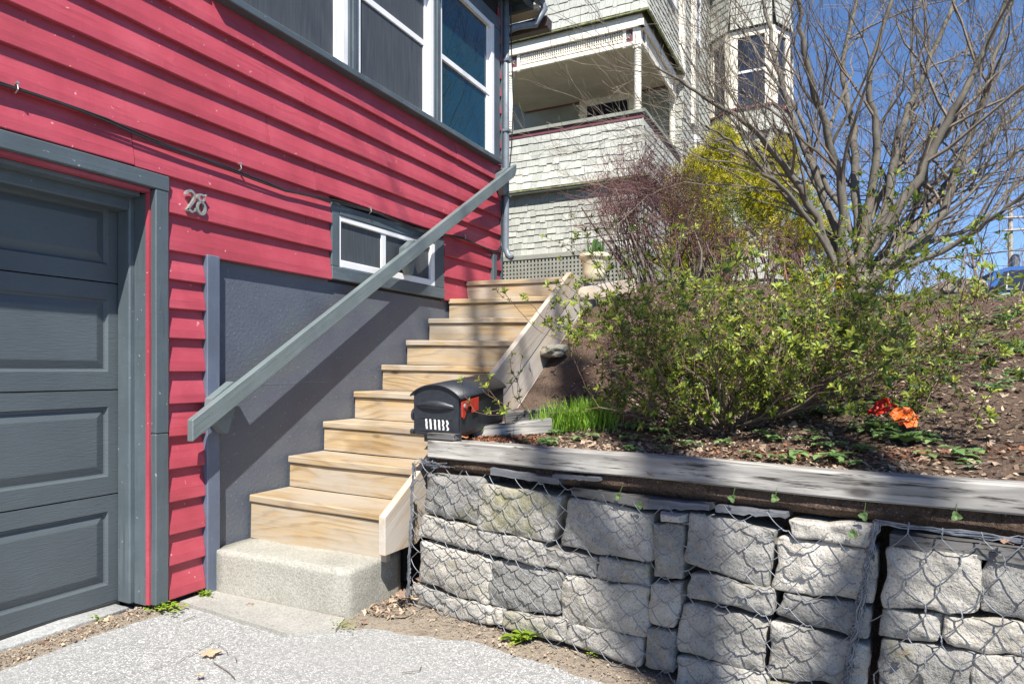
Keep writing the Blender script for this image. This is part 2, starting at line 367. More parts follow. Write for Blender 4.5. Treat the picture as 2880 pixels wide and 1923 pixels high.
def tag(o, label, cat, group=None):
    o['label'] = label; o['category'] = cat
    if group: o['group'] = group
    return o
def frame(org, ex, ey):
    ex = Vector(ex).normalized(); ey = Vector(ey); ey = (ey-ex*ey.dot(ex)).normalized(); ez = ex.cross(ey)
    X = Matrix((ex, ey, ez)).transposed().to_4x4(); X.translation = Vector(org); return X
def board(name, mat, parent, org, ex, ey, size, bev=.004, warp=.0, seg=1, label=None, poly=None):
    """sawn board centred on org: ex = along the length, ey = across the width; softened edges, slight warp"""
    X = frame(org, ex, ey); bm = bmesh.new()
    if poly is None:
        bmesh.ops.create_cube(bm, size=1.0)
        for v in bm.verts: v.co = Vector((v.co.x*size[0], v.co.y*size[1], v.co.z*size[2]))
    else:
        a = [bm.verts.new((p[0], p[1], -size[2]/2)) for p in poly]; b = [bm.verts.new((p[0], p[1], size[2]/2)) for p in poly]; n = len(poly)
        bm.faces.new(a[::-1]); bm.faces.new(b)
        for i in range(n): bm.faces.new((a[i], a[(i+1) % n], b[(i+1) % n], b[i]))
        bmesh.ops.recalc_face_normals(bm, faces=bm.faces)
    if seg > 1:
        es = [e for e in bm.edges if abs((e.verts[0].co-e.verts[1].co).normalized().x) > .99]
        bmesh.ops.subdivide_edges(bm, edges=es, cuts=seg-1, use_grid_fill=True)
    if bev: bmesh.ops.bevel(bm, geom=[e for e in bm.edges if e.is_manifold and e.calc_face_angle(0) > .6], offset=bev, segments=1, affect='EDGES')
    if warp:
        o = R.random()*50
        for v in bm.verts: v.co.y += N3(v.co.x*2.2+o, 1, 0)*warp; v.co.z += N3(v.co.x*1.8+o, 7, 0)*warp
    me = bpy.data.meshes.new(name); bm.to_mesh(me); bm.free(); me.materials.append(M[mat])
    return link(name, me, parent, X, label)

# ================================================================ GROUND
def sheet(name, mat, poly, z, kind='structure', sub=None):
    b = MB(); b.add([(x, y, z) for x, y in poly], [tuple(range(len(poly)))]); return b.obj(name, mat, None, (0, 0, 0), kind=kind)
sheet('ground', 'hill', [(-400, -400), (400, -400), (400, 400), (-400, 400)], -.12)
b = MB(); nx, ny = 90, 60
vs_ = []
for j in range(ny+1):
    for i in range(nx+1):
        x = lerp(-2.5, 9, i/nx); y = lerp(-6, 3.2, j/ny)
        vs_.append((x, y, N3(x, y, 0, .9)*.006-.004))
b.add(vs_, [(j*(nx+1)+i, j*(nx+1)+i+1, (j+1)*(nx+1)+i+1, (j+1)*(nx+1)+i) for j in range(ny) for i in range(nx)])
b.obj('driveway', 'asphalt', None, (0, 0, 0), smooth=True, kind='structure')
sheet('street', 'asphalt', [(-60, -30), (80, -30), (80, -6), (-60, -6)], -.01)

def rough_patch(name, mat, pts, z, amp=.02, kind='structure'):
    """irregular flat patch with a ragged outline"""
    out = []
    for i, p in enumerate(pts):
        q = pts[(i+1) % len(pts)]; L = math.hypot(q[0]-p[0], q[1]-p[1]); n = max(1, int(L/.015))
        for k in range(n):
            x = lerp(p[0], q[0], k/n); y = lerp(p[1], q[1], k/n)
            out.append((x+(N3(x, y, 1, 7)+.6*N3(x, y, 2, 22))*amp, y+(N3(x, y, 5, 7)+.6*N3(x, y, 6, 22))*amp))
    b = MB(); c = (sum(p[0] for p in out)/len(out), sum(p[1] for p in out)/len(out))
    b.add([(c[0], c[1], z)]+[(x, y, z) for x, y in out], [(0, i+1, (i+1) % len(out)+1) for i in range(len(out))])
    return b.obj(name, mat, None, (0, 0, 0), kind=kind)
def band(A, B, z, amp, label=None):
    """ragged ribbon of dirt between two edges"""
    def res(P):
        d = [0]
        for p, q in zip(P, P[1:]): d.append(d[-1]+math.hypot(q[0]-p[0], q[1]-p[1]))
        n = 150; o = []
        for i in range(n+1):
            t = d[-1]*i/n; k = 0
            while k < len(P)-2 and d[k+1] < t: k += 1
            f = (t-d[k])/(d[k+1]-d[k]); o.append((lerp(P[k][0], P[k+1][0], f), lerp(P[k][1], P[k+1][1], f)))
        return o
    a, c = res(A), res(B); b = MB(); vv = []; m = 6; n = len(a)
    for p, q in zip(a, c):
        for k in range(m+1):
            x, y = lerp(p[0], q[0], k/m), lerp(p[1], q[1], k/m)
            if k == 0: x += (N3(x, y, 1, 6)+.5*N3(x, y, 2, 20))*amp; y += (N3(x, y, 5, 6)+.5*N3(x, y, 6, 20))*amp
            vv.append((x, y, (-.003 if k == 0 else z*(k/m)**.6)+N3(x, y, 3, 25)*.003*(k > 1)))
    b.add(vv, [(i*(m+1)+k, i*(m+1)+k+1, (i+1)*(m+1)+k+1, (i+1)*(m+1)+k) for i in range(n-1) for k in range(m)])
    return b.obj('dirt_strip', 'dirt', None, (0, 0, 0), kind='structure', smooth=True)
band([(.10, .2), (.08, 1.2), (.055, 1.9), (.075, 2.12), (.07, 2.24)], [(-.10, .2), (-.10, 1.2), (-.10, 1.9), (-.05, 2.2), (.0, 2.40)], .010, .022)
band([(.80, 2.28), (1.05, 2.36), (1.5, 2.43), (2.2, 2.30), (2.9, 2.12), (4, 1.85)], [(.86, 2.42), (1.1, 2.75), (1.6, 2.62), (2.3, 2.5), (3, 2.36), (4, 2.2)], .012, .045)
band([(.04, 2.335), (.4, 2.335), (.86, 2.335)], [(.03, 2.40), (.4, 2.40), (.86, 2.40)], .016, .02)
for cr in ([(.62, 2.16), (.55, 1.95), (.60, 1.75), (.50, 1.5), (.52, 1.2)], [(.55, 1.95), (.8, 1.86), (1.0, 1.88)]):
    b = MB(); P = []
    for p, q in zip(cr, cr[1:]):
        for k in range(12): P.append((lerp(p[0], q[0], k/12)+N3(p[0]+k*.5, q[1], 1, 3)*.012, lerp(p[1], q[1], k/12)+N3(p[0]+k*.5, q[1], 5, 3)*.012))
    vv = []
    for k, p in enumerate(P): w_ = .0010+.0012*abs(N3(k*.6, cr[0][0], 3, 1)); vv += [(p[0]-w_, p[1]-w_*.5, .0065), (p[0]+w_, p[1]+w_*.5, .0065)]
    b.add(vv, [(2*k, 2*k+1, 2*k+3, 2*k+2) for k in range(len(P)-1)]); b.obj('crack', 'tar', None, (0, 0, 0), kind='structure')
b = MB(); b.prism([Vector(p) for p in [(.02, 2.20, -.02), (.78, 2.13, -.02), (.93, 2.26, -.02), (.88, 2.38, -.02), (.02, 2.38, -.02)]], Vector((0, 0, .034)))
b.obj('concrete_slab', 'slab', None, (0, 0, 0), kind='structure')
# garden hill: one sheet from the timber up over the crest, finer near the camera
b = MB(); qs = [.06+.055*i for i in range(90)]+[5.1+.35*i for i in range(20)]+[12.5, 16, 24, 40, 80]
ss = [-.4+.055*i for i in range(70)]+[3.5+.25*i for i in range(20)]+[9, 12, 18, 30, 60]
vs_ = []
for q in qs:
    for s in ss:
        p = G(max(s, -.0) if q < .42 else s, q, 0); x = max(p.x, .985)
        vs_.append((x, p.y, Hg(x, p.y) if q > .1 else .74))
W_ = len(ss)
b.add(vs_, [(j*W_+i, j*W_+i+1, (j+1)*W_+i+1, (j+1)*W_+i) for j in range(len(qs)-1) for i in range(W_-1)])
b.obj('garden_soil', 'soil', None, (0, 0, 0), smooth=True, kind='structure')
b = MB(); xs = [-60, -30, -15, -8, -4, -2, -1, 0, .5, .985]; ys = [5.06, 5.3, 5.8, 6.5, 7.5, 8.5, 9.5, 11, 14, 20, 40, 80]
b.add([(x, y, max(Hg(x, y), 1.80) if x > -9 else 2.4) for y in ys for x in xs], [(j*10+i, j*10+i+1, (j+1)*10+i+1, (j+1)*10+i) for j in range(11) for i in range(9)])
b.obj('upper_yard', 'hill', None, (0, 0, 0), smooth=True, kind='structure')

# ================================================================ RED HOUSE
house = thing('red_house', (0, 3.0, 0), 'red clapboard house with slate grey trim and garage door', 'house')
b = MB()                                                   # wall behind the boards, in pieces round the garage opening
b.box((-6, 2.075, -.1), (-.006, 5.56, 4.62)); b.box((-6, -4, 1.99), (-.006, 2.075, 4.62)); b.box((-6, -4, -.1), (-.40, 2.075, 1.99))
b.obj('wall', 'dark', house)
b = MB(); b.box((-.02, 2.42, -.05), (-.002, 5.42, 1.72)); b.obj('foundation_panel', 'foundation', house)
b = MB(); pts = [(y/20, 1.045+N3(y*.3, 1, 0)*.006+.001*(y-55)) for y in range(49, 66)]
for (y0, z0), (y1, z1) in zip(pts, pts[1:]): b.add([(-.0005, y0, z0-.0016), (-.0005, y1, z1-.0016), (-.0005, y1, z1+.0016), (-.0005, y0, z0+.0016)], [(0, 1, 2, 3)])
b.obj('hairline_crack', 'galv', house)
b = MB()                                                   # roof, eave and gable end
b.box((-6.2, -4.2, 4.62), (.20, 5.80, 4.72)); b.add([(-6.4, -4.2, 4.72), (.26, -4.2, 4.72), (.26, 6.0, 4.72), (-6.4, 6.0, 4.72), (-3, -4.2, 6.6), (-3, 6.0, 6.6)],
      [(0, 3, 5, 4), (1, 4, 5, 2), (0, 4, 1), (2, 5, 3)])
b.obj('roof', 'slate', house)
LAPS = [.04, .197, .344, .5, .656, .812, .964, 1.12, 1.276, 1.416, 1.552, 1.686, 1.867, 2.039, 2.205, 2.367, 2.53, 2.692, 2.853, 3.012, 3.17, 3.33, 3.49, 3.65, 3.81, 3.97, 4.13, 4.29, 4.45]
def siding(y0, y1, z0, z1):
    n = max(2, int((y1-y0)/.12)); b = MB(); o = R.random()*90
    vs_ = []
    for i in range(n+1):
        y = lerp(y0, y1, i/n); dx = N3(y*1.3, o, 0)*.0035; dz = N3(y*1.1, o, 9)*.004+N3(y*9, o, 4)*.0012
        for x, z in ((.003, z0+dz), (.034+dx, z0+dz), (.036+dx, z0+.004+dz), (.031+dx*.8, lerp(z0, z1, .3)), (.0165+dx*.5, lerp(z0, z1, .7)), (.007, z1+.02), (.003, z1+.02)):
            vs_.append((x, y, z))
    k = 7
    fs = [(i*k+j, i*k+(j+1) % k, (i+1)*k+(j+1) % k, (i+1)*k+j) for i in range(n) for j in range(k)]
    fs += [tuple(range(k-1, -1, -1)), tuple(range(n*k, n*k+k))]
    b.add(vs_, fs); b.obj('siding_board', 'red', house, org=(0, (y0+y1)/2, z0), rot=Matrix(((0, -1, 0), (1, 0, 0), (0, 0, 1))))
def run(z0, z1, y0, y1, joints=()):
    ps = [y0]+[j for j in joints if y0+.1 < j < y1-.1]+[y1]
    for a, c in zip(ps, ps[1:]): siding(a+.002, c-.002, z0+R.uniform(-.0025, .0025), z1)
JN = {12: (3.05,), 13: (1.96,), 14: (3.12, 4.3), 15: (2.75,), 16: (4.75, 2.1), 17: (3.02,), 18: (1.72, 4.75), 19: (3.6,), 20: (2.0,), 21: (1.3,)}
for i, (z0, z1) in enumerate(zip(LAPS, LAPS[1:])):
    if z0 < 1.6: run(z0, z1, 2.131, 2.335)
    elif z0 < 1.75:
        run(z0, z1, 2.131, 3.258); run(z0, z1, 4.568, 5.545)
    elif z0 < 2.0:
        run(z0, z1, 2.131, 3.258, (3.05,)); run(z0, z1, 4.568, 5.545)
    elif z0 < 2.1: run(z0, z1, -.6, 3.258, (1.96,)); run(z0, z1, 4.568, 5.545)
    elif z0 < 2.95: run(z0, z1, -.6, 5.545, JN.get(i, ()))
    else: run(z0, z1, 5.515, 5.545); run(z0, z1, -.6, 2.36, JN.get(i, ()))
# boards beside the basement window, down to the stairs
for z0, z1 in ((1.552, 1.686),): run(z0, z1, 4.70, 5.40)

def hboard(name, mat, y0, y1, z0, z1, x0, x1, parent=house, **k):   # board on the wall, running along Y
    return board(name, mat, parent, ((x0+x1)/2, (y0+y1)/2, (z0+z1)/2), (0, 1, 0), (0, 0, 1), (y1-y0, z1-z0, x1-x0), **k)
def vboard(name, mat, y0, y1, z0, z1, x0, x1, parent=house, **k):   # board on the wall, upright
    return board(name, mat, parent, ((x0+x1)/2, (y0+y1)/2, (z0+z1)/2), (0, 0, 1), (0, 1, 0), (z1-z0, y1-y0, x1-x0), **k)
# ---- garage opening: casing, reveal, stops, door
hboard('casing_board', 'slate', -.6, 2.130, 1.962, 2.032, .002, .042, seg=14, warp=.003)
vboard('casing_board', 'slate', 2.060, 2.128, .83, 1.960, .002, .040, seg=8, warp=.002)
vboard('casing_board', 'slate', 2.060, 2.128, .035, .828, .002, .0395, seg=6, warp=.002)
vboard('edge_strip', 'red', 2.053, 2.064, .035, 1.961, -.022, .0, bev=0)
hboard('edge_strip', 'red', -.6, 2.05, 1.945, 1.961, -.03, .012, bev=0)
vboard('jamb', 'slate', 2.054, 2.074, .03, 1.944, -.105, -.0225, bev=.001)
vboard('door_stop', 'slate', 2.030, 2.074, .03, 1.944, -.195, -.106, bev=.006)
hboard('jamb', 'slate', -.6, 2.03, 1.925, 1.944, -.105, -.03, bev=.001)
hboard('door_stop', 'slate', -.6, 2.03, 1.87, 1.943, -.195, -.106, bev=.006)
b = MB(); b.box((-.27, -.6, .03), (-.235, 2.06, 2.0)); gdoor = b.obj('garage_door', 'garage', house, label='slate grey sectional garage door with raised panels')
XD = -.2
def door_section(z0, z1):
    b = MB(); b.box((XD-.03, -.6, z0+.003), (XD-.016, 2.052, z1-.003))
    ph = [(-.40, .99), (1.19, 1.99)]; zz = (z0+.085, z1-.078)
    ys = [-.6, ph[0][0], ph[0][1], ph[1][0], ph[1][1], 2.052]
    def rect(y0, y1, za, zb, x=XD): return [(x, y0, za), (x, y1, za), (x, y1, zb), (x, y0, zb)]
    b.add(rect(-.6, 2.052, z0+.003, zz[0]), [(0, 1, 2, 3)]); b.add(rect(-.6, 2.052, zz[1], z1-.003), [(0, 1, 2, 3)])
    for a, c in ((-.6, ph[0][0]), (ph[0][1], ph[1][0]), (ph[1][1], 2.052)): b.add(rect(a, c, *zz), [(0, 1, 2, 3)])
    for y0, y1 in ph:
        ri = [(0, 0), (.008, -.014), (.014, -.016), (.05, -.004), (.054, -.0035)]
        vv = []
        for d, x in ri: vv += rect(y0+d, y1-d, zz[0]+d, zz[1]-d, XD+x)
        fs = [(k*4+j, k*4+(j+1) % 4, k*4+4+(j+1) % 4, k*4+4+j) for k in range(4) for j in range(4)]+[(16, 17, 18, 19)]
        b.add(vv, fs)
    for z, s in ((z0+.003, -1), (z1-.003, 1)): b.add([(XD, -.6, z), (XD, 2.052, z), (XD-.03, 2.052, z), (XD-.03, -.6, z)], [(0, 1, 2, 3)])
    b.obj('door_section', 'garage', gdoor, org=(XD, .7, z0))
for z0, z1 in ((.036, .542), (.542, 1.032), (1.032, 1.532), (1.532, 1.95)): door_section(z0, z1)
board('bottom_seal', 'cable', gdoor, (XD-.012, .72, .024), (0, 1, 0), (0, 0, 1), (2.66, .03, .03), bev=.006)
# ---- posts and corner boards
vboard('corner_board', 'post_paint', 2.335, 2.412, -.02, 1.70, .0, .046, seg=10, warp=.004)
vboard('corner_board', 'slate', 5.36, 5.43, 1.80, 2.17, .0, .05)
vboard('corner_board', 'slate', 5.545, 5.585, 1.7, 4.6, -.05, .034)
b = MB()                                                   # eave boards, gutter and brackets at the corner
b.box((.20, -4.2, 4.55), (.225, 5.84, 4.74)); b.box((-.4, 5.80, 4.55), (.20, 5.84, 4.74)); b.obj('fascia', 'slate', house)
b = MB(); b.tube([(.27, -4.2, 4.66), (.27, 5.9, 4.66)], .055, 10); b.obj('gutter', 'galv', house)
b = MB(); b.box((-6, 5.845, 4.56), (.26, 6.0, 4.60)); b.obj('rear_soffit', 'ceiling', house)
b = MB(); b.prism([Vector((-6, y, z)) for y, z in ((5.985, 4.545), (5.99, 4.455), (6.01, 4.44), (6.10, 4.44), (6.11, 4.545))], Vector((6.30, 0, 0))); b.obj('gutter', 'gutter_brown', house, label='brown rear gutter sticking out past the house corner')
b = MB(); b.tube([(.27, 5.88, 4.70), (.30, 5.93, 4.58), (.22, 5.90, 4.44), (.10, 5.72, 4.36), (.06, 5.61, 4.28)], .032, 8); b.obj('gutter_elbow', 'galv', house, smooth=True)
# ---- windows on the upper floor
board('window_sill', 'slate', house, (.03, 3.935, 3.027), (0, 1, 0), (1, 0, 0), (3.11, .098, .042), bev=.005, seg=16, warp=.003)
def vin(name, parent, y0, y1, z0, z1, x0, x1, mat='white'):
    return board(name, mat, parent, ((x0+x1)/2, (y0+y1)/2, (z0+z1)/2), (0, 0, 1) if z1-z0 > y1-y0 else (0, 1, 0), (0, 1, 0) if z1-z0 > y1-y0 else (0, 0, 1), (max(z1-z0, y1-y0), min(z1-z0, y1-y0), x1-x0), bev=.003)
Z0, Z1, ZM = 3.05, 4.24, 3.61
for k, (y0, y1) in enumerate(((2.44, 3.395), (3.495, 4.39), (4.487, 5.385))):
    scr = k < 2
    b = MB(); b.box((-.0055, y0, Z0), (.0015, y1, Z1)); win = b.obj('window', 'dark', house, label=('left screened window of the upper row', 'middle screened window of the upper row', 'right unscreened window reflecting blue sky')[k])
    vin('frame', win, y0, y0+.03, Z0, Z1, .002, .040); vin('frame', win, y1-.05, y1, Z0, Z1, .002, .044)
    vin('frame', win, y0+.03, y1-.05, Z0, Z0+.012, .002, .040); vin('frame', win, y0+.03, y1-.05, Z1-.04, Z1, .002, .040)
    ya, yb = y0+.03, y1-.05
    vin('sash_rail', win, ya+.001, yb-.001, ZM-.025, ZM+.02, .003, .026 if not scr else .018)
    vin('sash_stile', win, yb-.05, yb-.001, Z0+.013, ZM-.026, .003, .020); vin('sash_stile', win, yb-.035, yb-.001, ZM+.021, Z1-.041, .003, .012)
    vin('sash_stile', win, ya+.001, ya+.022, Z0+.013, ZM-.026, .003, .020)
    for za, zb in ((Z0+.013, ZM-.025), (ZM+.02, Z1-.041)):
        b = MB(); b.box((.002, ya+.0015, za+.0005), (.008, yb-.0015, zb-.0005)); b.obj('pane', 'screen' if scr else 'glass', win, org=(.005, (ya+yb)/2, (za+zb)/2))
for y0, y1 in ((3.397, 3.425), (3.465, 3.493), (4.392, 4.418), (4.458, 4.485)): vboard('mullion', 'slate', y0, y1, 3.05, 4.28, .002, .050, bev=.003)
for y0, y1 in ((3.426, 3.464), (4.419, 4.457)): vboard('mullion', 'slate', y0, y1, 3.05, 4.28, .002, .058, bev=.004)
vboard('casing_board', 'slate', 5.388, 5.512, 3.05, 4.24, .002, .036, seg=6, warp=.002)
vboard('casing_board', 'slate', 2.36, 2.437, 3.05, 4.24, .002, .036)
hboard('casing_board', 'slate', 2.36, 5.512, 4.243, 4.36, .002, .036)
# ---- basement window
b = MB(); b.box((-.005, 3.26, 1.675), (.0, 4.566, 2.175)); bw = b.obj('basement_window', 'dark', house, label='low basement window beside the stairs')
for y0, y1, z0, z1 in ((3.26, 3.332, 1.775, 2.172), (4.43, 4.566, 1.775, 2.17)): vboard('casing_board', 'slate', y0, y1, z0, z1, .001, .030, bw)
hboard('casing_board', 'slate', 3.334, 4.428, 2.104, 2.170, .001, .030, bw, seg=6, warp=.003)
hboard('casing_board', 'slate', 3.26, 4.566, 1.692, 1.773, .001, .034, bw, seg=8, warp=.003)
vin('frame', bw, 3.334, 3.352, 1.776, 2.102, .001, .024); vin('frame', bw, 4.375, 4.428, 1.776, 2.102, .001, .03)
vin('frame', bw, 3.352, 4.375, 1.776, 1.822, .001, .028); vin('frame', bw, 3.352, 4.375, 2.068, 2.102, .001, .024)
vin('mullion', bw, 3.775, 3.825, 1.823, 2.067, .001, .018)
for y0, y1 in ((3.353, 3.774), (3.826, 4.374)):
    b = MB(); b.box((.001, y0, 1.8225), (.007, y1, 2.0675)); b.obj('pane', 'screen', bw)
# ---- number 28
num = thing('house_number', (.025, 2.27, 1.93), 'raised metal house number reading 28 beside the garage door', 'house number')
def digit(strokes, oy):
    b = MB()
    for pts in strokes:
        n = len(pts); L = []
        for i, (x, y, wd) in enumerate(pts):
            a = pts[max(0, i-1)]; c = pts[min(n-1, i+1)]; d = Vector((c[0]-a[0], c[1]-a[1], 0)); d.normalize(); nn = Vector((-d.y, d.x, 0))
            L.append((Vector((x, y, 0))+nn*wd, Vector((x, y, 0))-nn*wd))
        for i in range(n-1):
            q = [L[i][0], L[i][1], L[i+1][1], L[i+1][0]]
            q = [Vector((0, oy+p.x, 1.888+p.y)) for p in q]
            f = [p+Vector((.050, 0, 0)) for p in q]; s_ = [p+Vector((.030, 0, 0)) for p in q]
            b.add(f+s_, [(0, 1, 2, 3), (0, 3, 7, 4), (1, 5, 6, 2), (4, 7, 6, 5), (0, 4, 5, 1), (3, 2, 6, 7)])
    b.obj('digit', 'number', num, org=(.04, oy, 1.888))
def arc(cx, cy, rx, ry, a0, a1, w0, w1, n=12):
    return [(cx+rx*math.cos(math.radians(lerp(a0, a1, i/n))), cy+ry*math.sin(math.radians(lerp(a0, a1, i/n))), lerp(w0, w1, math.sin(math.pi*i/n))) for i in range(n+1)]
digit([arc(.026, .082, .022, .022, 185, -20, .0035, .0062)+[(.040, .055, .0065), (.022, .028, .0045), (.006, .008, .004)],
       [(.002, .006, .004), (.016, .012, .0065), (.034, .004, .0055), (.050, .012, .003), (.053, .026, .002)]], 2.213)
digit([arc(.028, .083, .017, .017, 0, 360, .003, .0052, 16), arc(.028, .033, .0225, .029, 90, 450, .0035, .0065, 20), [(.04, .092, .003), (.052, .098, .003), (.056, .106, .002)]], 2.272)
# ---- handrail on blocks
hr = thing('handrail', (.12, 2.2, .8), 'slate painted wooden handrail sloping up the wall beside the stairs', 'handrail')
ra = Vector((.12, 2.177, .838)); rb = Vector((.12, 5.643, 2.990)); sl = (rb.z-ra.z)/(rb.y-ra.y)
L = (rb-ra).length; hv = .052; ex = (rb-ra).normalized()
X = frame((ra+rb)/2, ex, (0, 0, 1)); n = Vector((0, -ex.z, ex.y)); hh = hv*ex.y
pl = [(-L/2+hv*ex.z, hh), (-L/2-hv*ex.z, -hh), (L/2-hv*ex.z-.03, -hh), (L/2-.0, -hh*.2), (L/2+hv*ex.z, hh)]
board('rail', 'rail_paint', hr, (ra+rb)/2, ex, (0, 0, 1), (L, .1, .040), bev=.004, poly=pl)
for y, w_ in ((2.40, .16), (4.02, .13), (5.50, .16)):
    zc = ra.z+sl*(y-ra.y)
    b = MB(); b.prism([Vector((.047 if y < 3 else .035, y+a, zc+c)) for a, c in ((-w_*.55, -.035-sl*w_*.5), (-w_*.05, -.17), (w_*.1, -.17), (w_*.62, .02+sl*w_*.5), (w_*.3, .06+sl*w_*.3), (-w_*.5, .045-sl*w_*.4))], Vector((.052 if y < 3 else .064, 0, 0)))
    b.obj('bracket', 'rail_paint', hr, org=(.07, y, zc))
# ---- cable and downspout
cb = MB(); cp = [(0, 232), (48, 248), (300, 335), (500, 420), (640, 470), (800, 535), (950, 565), (1060, 598), (1160, 640), (1265, 662), (1300, 668), (1350, 690), (1385, 706), (1400, 705), (1409, 690), (1411, 620), (1414, 500)]
pts = [Vector((.040, onX(0, 226, .04).y-1.2, 2.21))]+[onX(u, v, .040) for u, v in cp]
fine = []
for a, c in zip(pts, pts[1:]):
    for k in range(5): p = a.lerp(c, k/5); fine.append(p+Vector((N3(p.y*2.1, 1, 0)*.008, 0, N3(p.y*2.7, 2, 0)*.006)))
cb.tube(fine, .0052, 6); cb.tube([p+Vector((.006, 0, -.010+.004*math.sin(p.y*9))) for p in fine], .0048, 6)
cab = cb.obj('cable', 'cable', None, org=(.04, 3, 2.2), smooth=True); tag(cab, 'pair of black cables stapled along the red clapboards', 'cable')
for u, v in ((48, 246), (676, 470), (1042, 592), (1308, 668)):
    p = onX(u, v, .048); b = MB(); b.tube([p+Vector((-.012, 0, .016)), p+Vector((.004, 0, .010)), p+Vector((.008, 0, -.008)), p+Vector((-.012, 0, -.02))], .0028, 5); b.tube([p+Vector((-.01, 0, .016)), p+Vector((.006, 0, .018))], .006, 6)
    b.obj('cable_clip', 'steel', cab)
b = MB(); b.tube([(.055, 5.60, 4.60), (.055, 5.60, 3.4), (.050, 5.60, 2.26), (.075, 5.60, 2.19), (.12, 5.58, 2.165)], .030, 8)
ds = b.obj('downspout', 'galv', None, org=(.055, 5.6, 2.2), smooth=True); tag(ds, 'grey downspout running down the corner of the red house', 'downspout')
for z in (2.75, 3.35, 4.0):
    b = MB(); b.box((.0, 5.565, z-.012), (.09, 5.635, z+.012)); b.obj('strap', 'galv', ds)
b = MB(); b.tube([(.10, 5.60, 4.55), (.105, 5.61, 4.1), (.12, 5.62, 3.6), (.10, 5.62, 3.2), (.07, 5.62, 2.9), (.062, 5.63, 2.5)], .006, 5)
tag(b.obj('cable', 'cable', None, org=(.1, 5.6, 3)), 'thin black cable hanging beside the corner downspout', 'cable')

# ================================================================ STAIRS
stair = thing('wooden_staircase', (.45, 2.6, .22), 'pine staircase of nine steps climbing beside the red house', 'stairs')
TILT = -.021
for i in range(9):
    yf = 2.618+.2887*i; zb = .417+.1774*i; wdt = .905; xl = .012+R.uniform(0, .01)
    ex = Vector((1, 0, TILT+R.uniform(-.004, .004)))
    zc = zb+TILT*(wdt/2)
    board('tread', 'tread', stair, (xl+wdt/2, yf+.145+R.uniform(-.004, .004), zc+.019), ex, (0, 1, 0), (wdt, .292, .038), bev=.005, seg=6, warp=.004)
    z0 = .222 if i == 0 else zb-.1774+.038
    top = zb-.003; h = top-z0
    board('riser', 'tread', stair, (xl+wdt/2-.002, yf+.030+R.uniform(-.003, .002), (z0+top)/2+TILT*wdt/2), ex, (0, 0, 1), (wdt-.006, h, .036), bev=.003, seg=6, warp=.003)
zt = lambda y: .442+.6145*(y-2.542)
def sboard(poly, x=.960, th=.038, label=None):
    c = Vector((x, sum(p[0] for p in poly)/len(poly), sum(p[1] for p in poly)/len(poly))); ex = Vector((0, 1, .6145)).normalized(); X = frame(c, ex, (0, 0, 1)).inverted()
    pl = [(q.x, q.y) for q in (X @ Vector((x, y, z)) for y, z in poly)]
    board('stringer', 'stringer', stair, c, ex, (0, 0, 1), (1, 1, th), bev=.003, poly=pl, label=label)
sboard([(2.542, .262), (2.80, .262), (3.46, zt(3.46)-.335), (3.46, zt(3.46)), (2.542, .442)])
b0, b1, b2 = .0, .212, .424
cap = 1.885; yc = lambda d, z: 2.542+(z+d-.442)/.6145
sboard([(3.464, zt(3.464)-b1), (yc(b1, cap-.02), cap-.02), (yc(b0, cap), cap), (3.464, zt(3.464))])
sboard([(3.464, zt(3.464)-b2), (yc(b2, cap-.05), cap-.05), (yc(b1, cap-.022), cap-.022), (3.464, zt(3.464)-b1-.006)], .955)
sboard([(3.7, zt(3.7)-.66), (yc(.66, 1.80), 1.80), (yc(b2, cap-.055), cap-.055), (3.464, zt(3.464)-b2-.003), (3.464, zt(3.464)-.64)], .957)
board('landing_board', 'stringer', stair, (1.20, 5.10, 1.755), (1, 0, .10), (0, 0, 1), (.46, .11, .038))
board('landing_board', 'tread', stair, (.46, 5.32, 1.83), (1, 0, -.02), (0, 1, 0), (.90, .28, .038))
b = MB(); b.box((.02, 2.84, .05), (.88, 2.98, .40)); b.box((.03, 3.5, .3), (.93, 5.0, .6)); b.obj('under_stair_shade', 'dark', stair)  # near-black boxes, their colour stands in for the shade under the stairs

def rough_block(name, mat, lo, hi, label, cat, n=(20, 12, 8), amp=.009, rnd=.012):
    bm = bmesh.new(); bmesh.ops.create_cube(bm, size=2.0)
    bmesh.ops.subdivide_edges(bm, edges=bm.edges[:], cuts=9, use_grid_fill=True)
    c = (Vector(lo)+Vector(hi))/2; h = (Vector(hi)-Vector(lo))/2
    for v in bm.verts:
        p = Vector((v.co.x*h.x, v.co.y*h.y, v.co.z*h.z)); q = Vector([max(-h[i]+rnd, min(h[i]-rnd, p[i])) for i in range(3)])
        d = p-q; p = q+(d.normalized()*rnd if d.length > 1e-6 else d)
        w_ = p+c; nn = Vector((v.co.x if abs(v.co.x) > .99 else 0, v.co.y if abs(v.co.y) > .99 else 0, v.co.z if abs(v.co.z) > .99 else 0))
        if nn.length: p += nn.normalized()*(N3(w_.x, w_.y, w_.z, 7)*amp*.6+N3(w_.x, w_.y, w_.z, 23)*amp*.35)
        v.co = p
    me = bpy.data.meshes.new(name); bm.to_mesh(me); bm.free(); me.materials.append(M[mat])
    for pl_ in me.polygons: pl_.use_smooth = True
    return tag(link(name, me, None, Matrix.Translation(c)), label, cat)
rough_block('concrete_step', 'concrete', (.012, 2.385, -.06), (.886, 2.80, .222), 'pale concrete block step at the foot of the wooden stairs', 'step')
rough_block('garage_threshold', 'threshold', (-.30, -.6, -.05), (-.095, 2.028, .026), 'concrete threshold strip under the grey garage door', 'threshold', amp=.012, rnd=.01)
band([(.86, 2.42), (.88, 2.9), (.88, 3.4)], [(1.12, 2.5), (1.12, 2.9), (1.1, 3.4)], .014, .0)

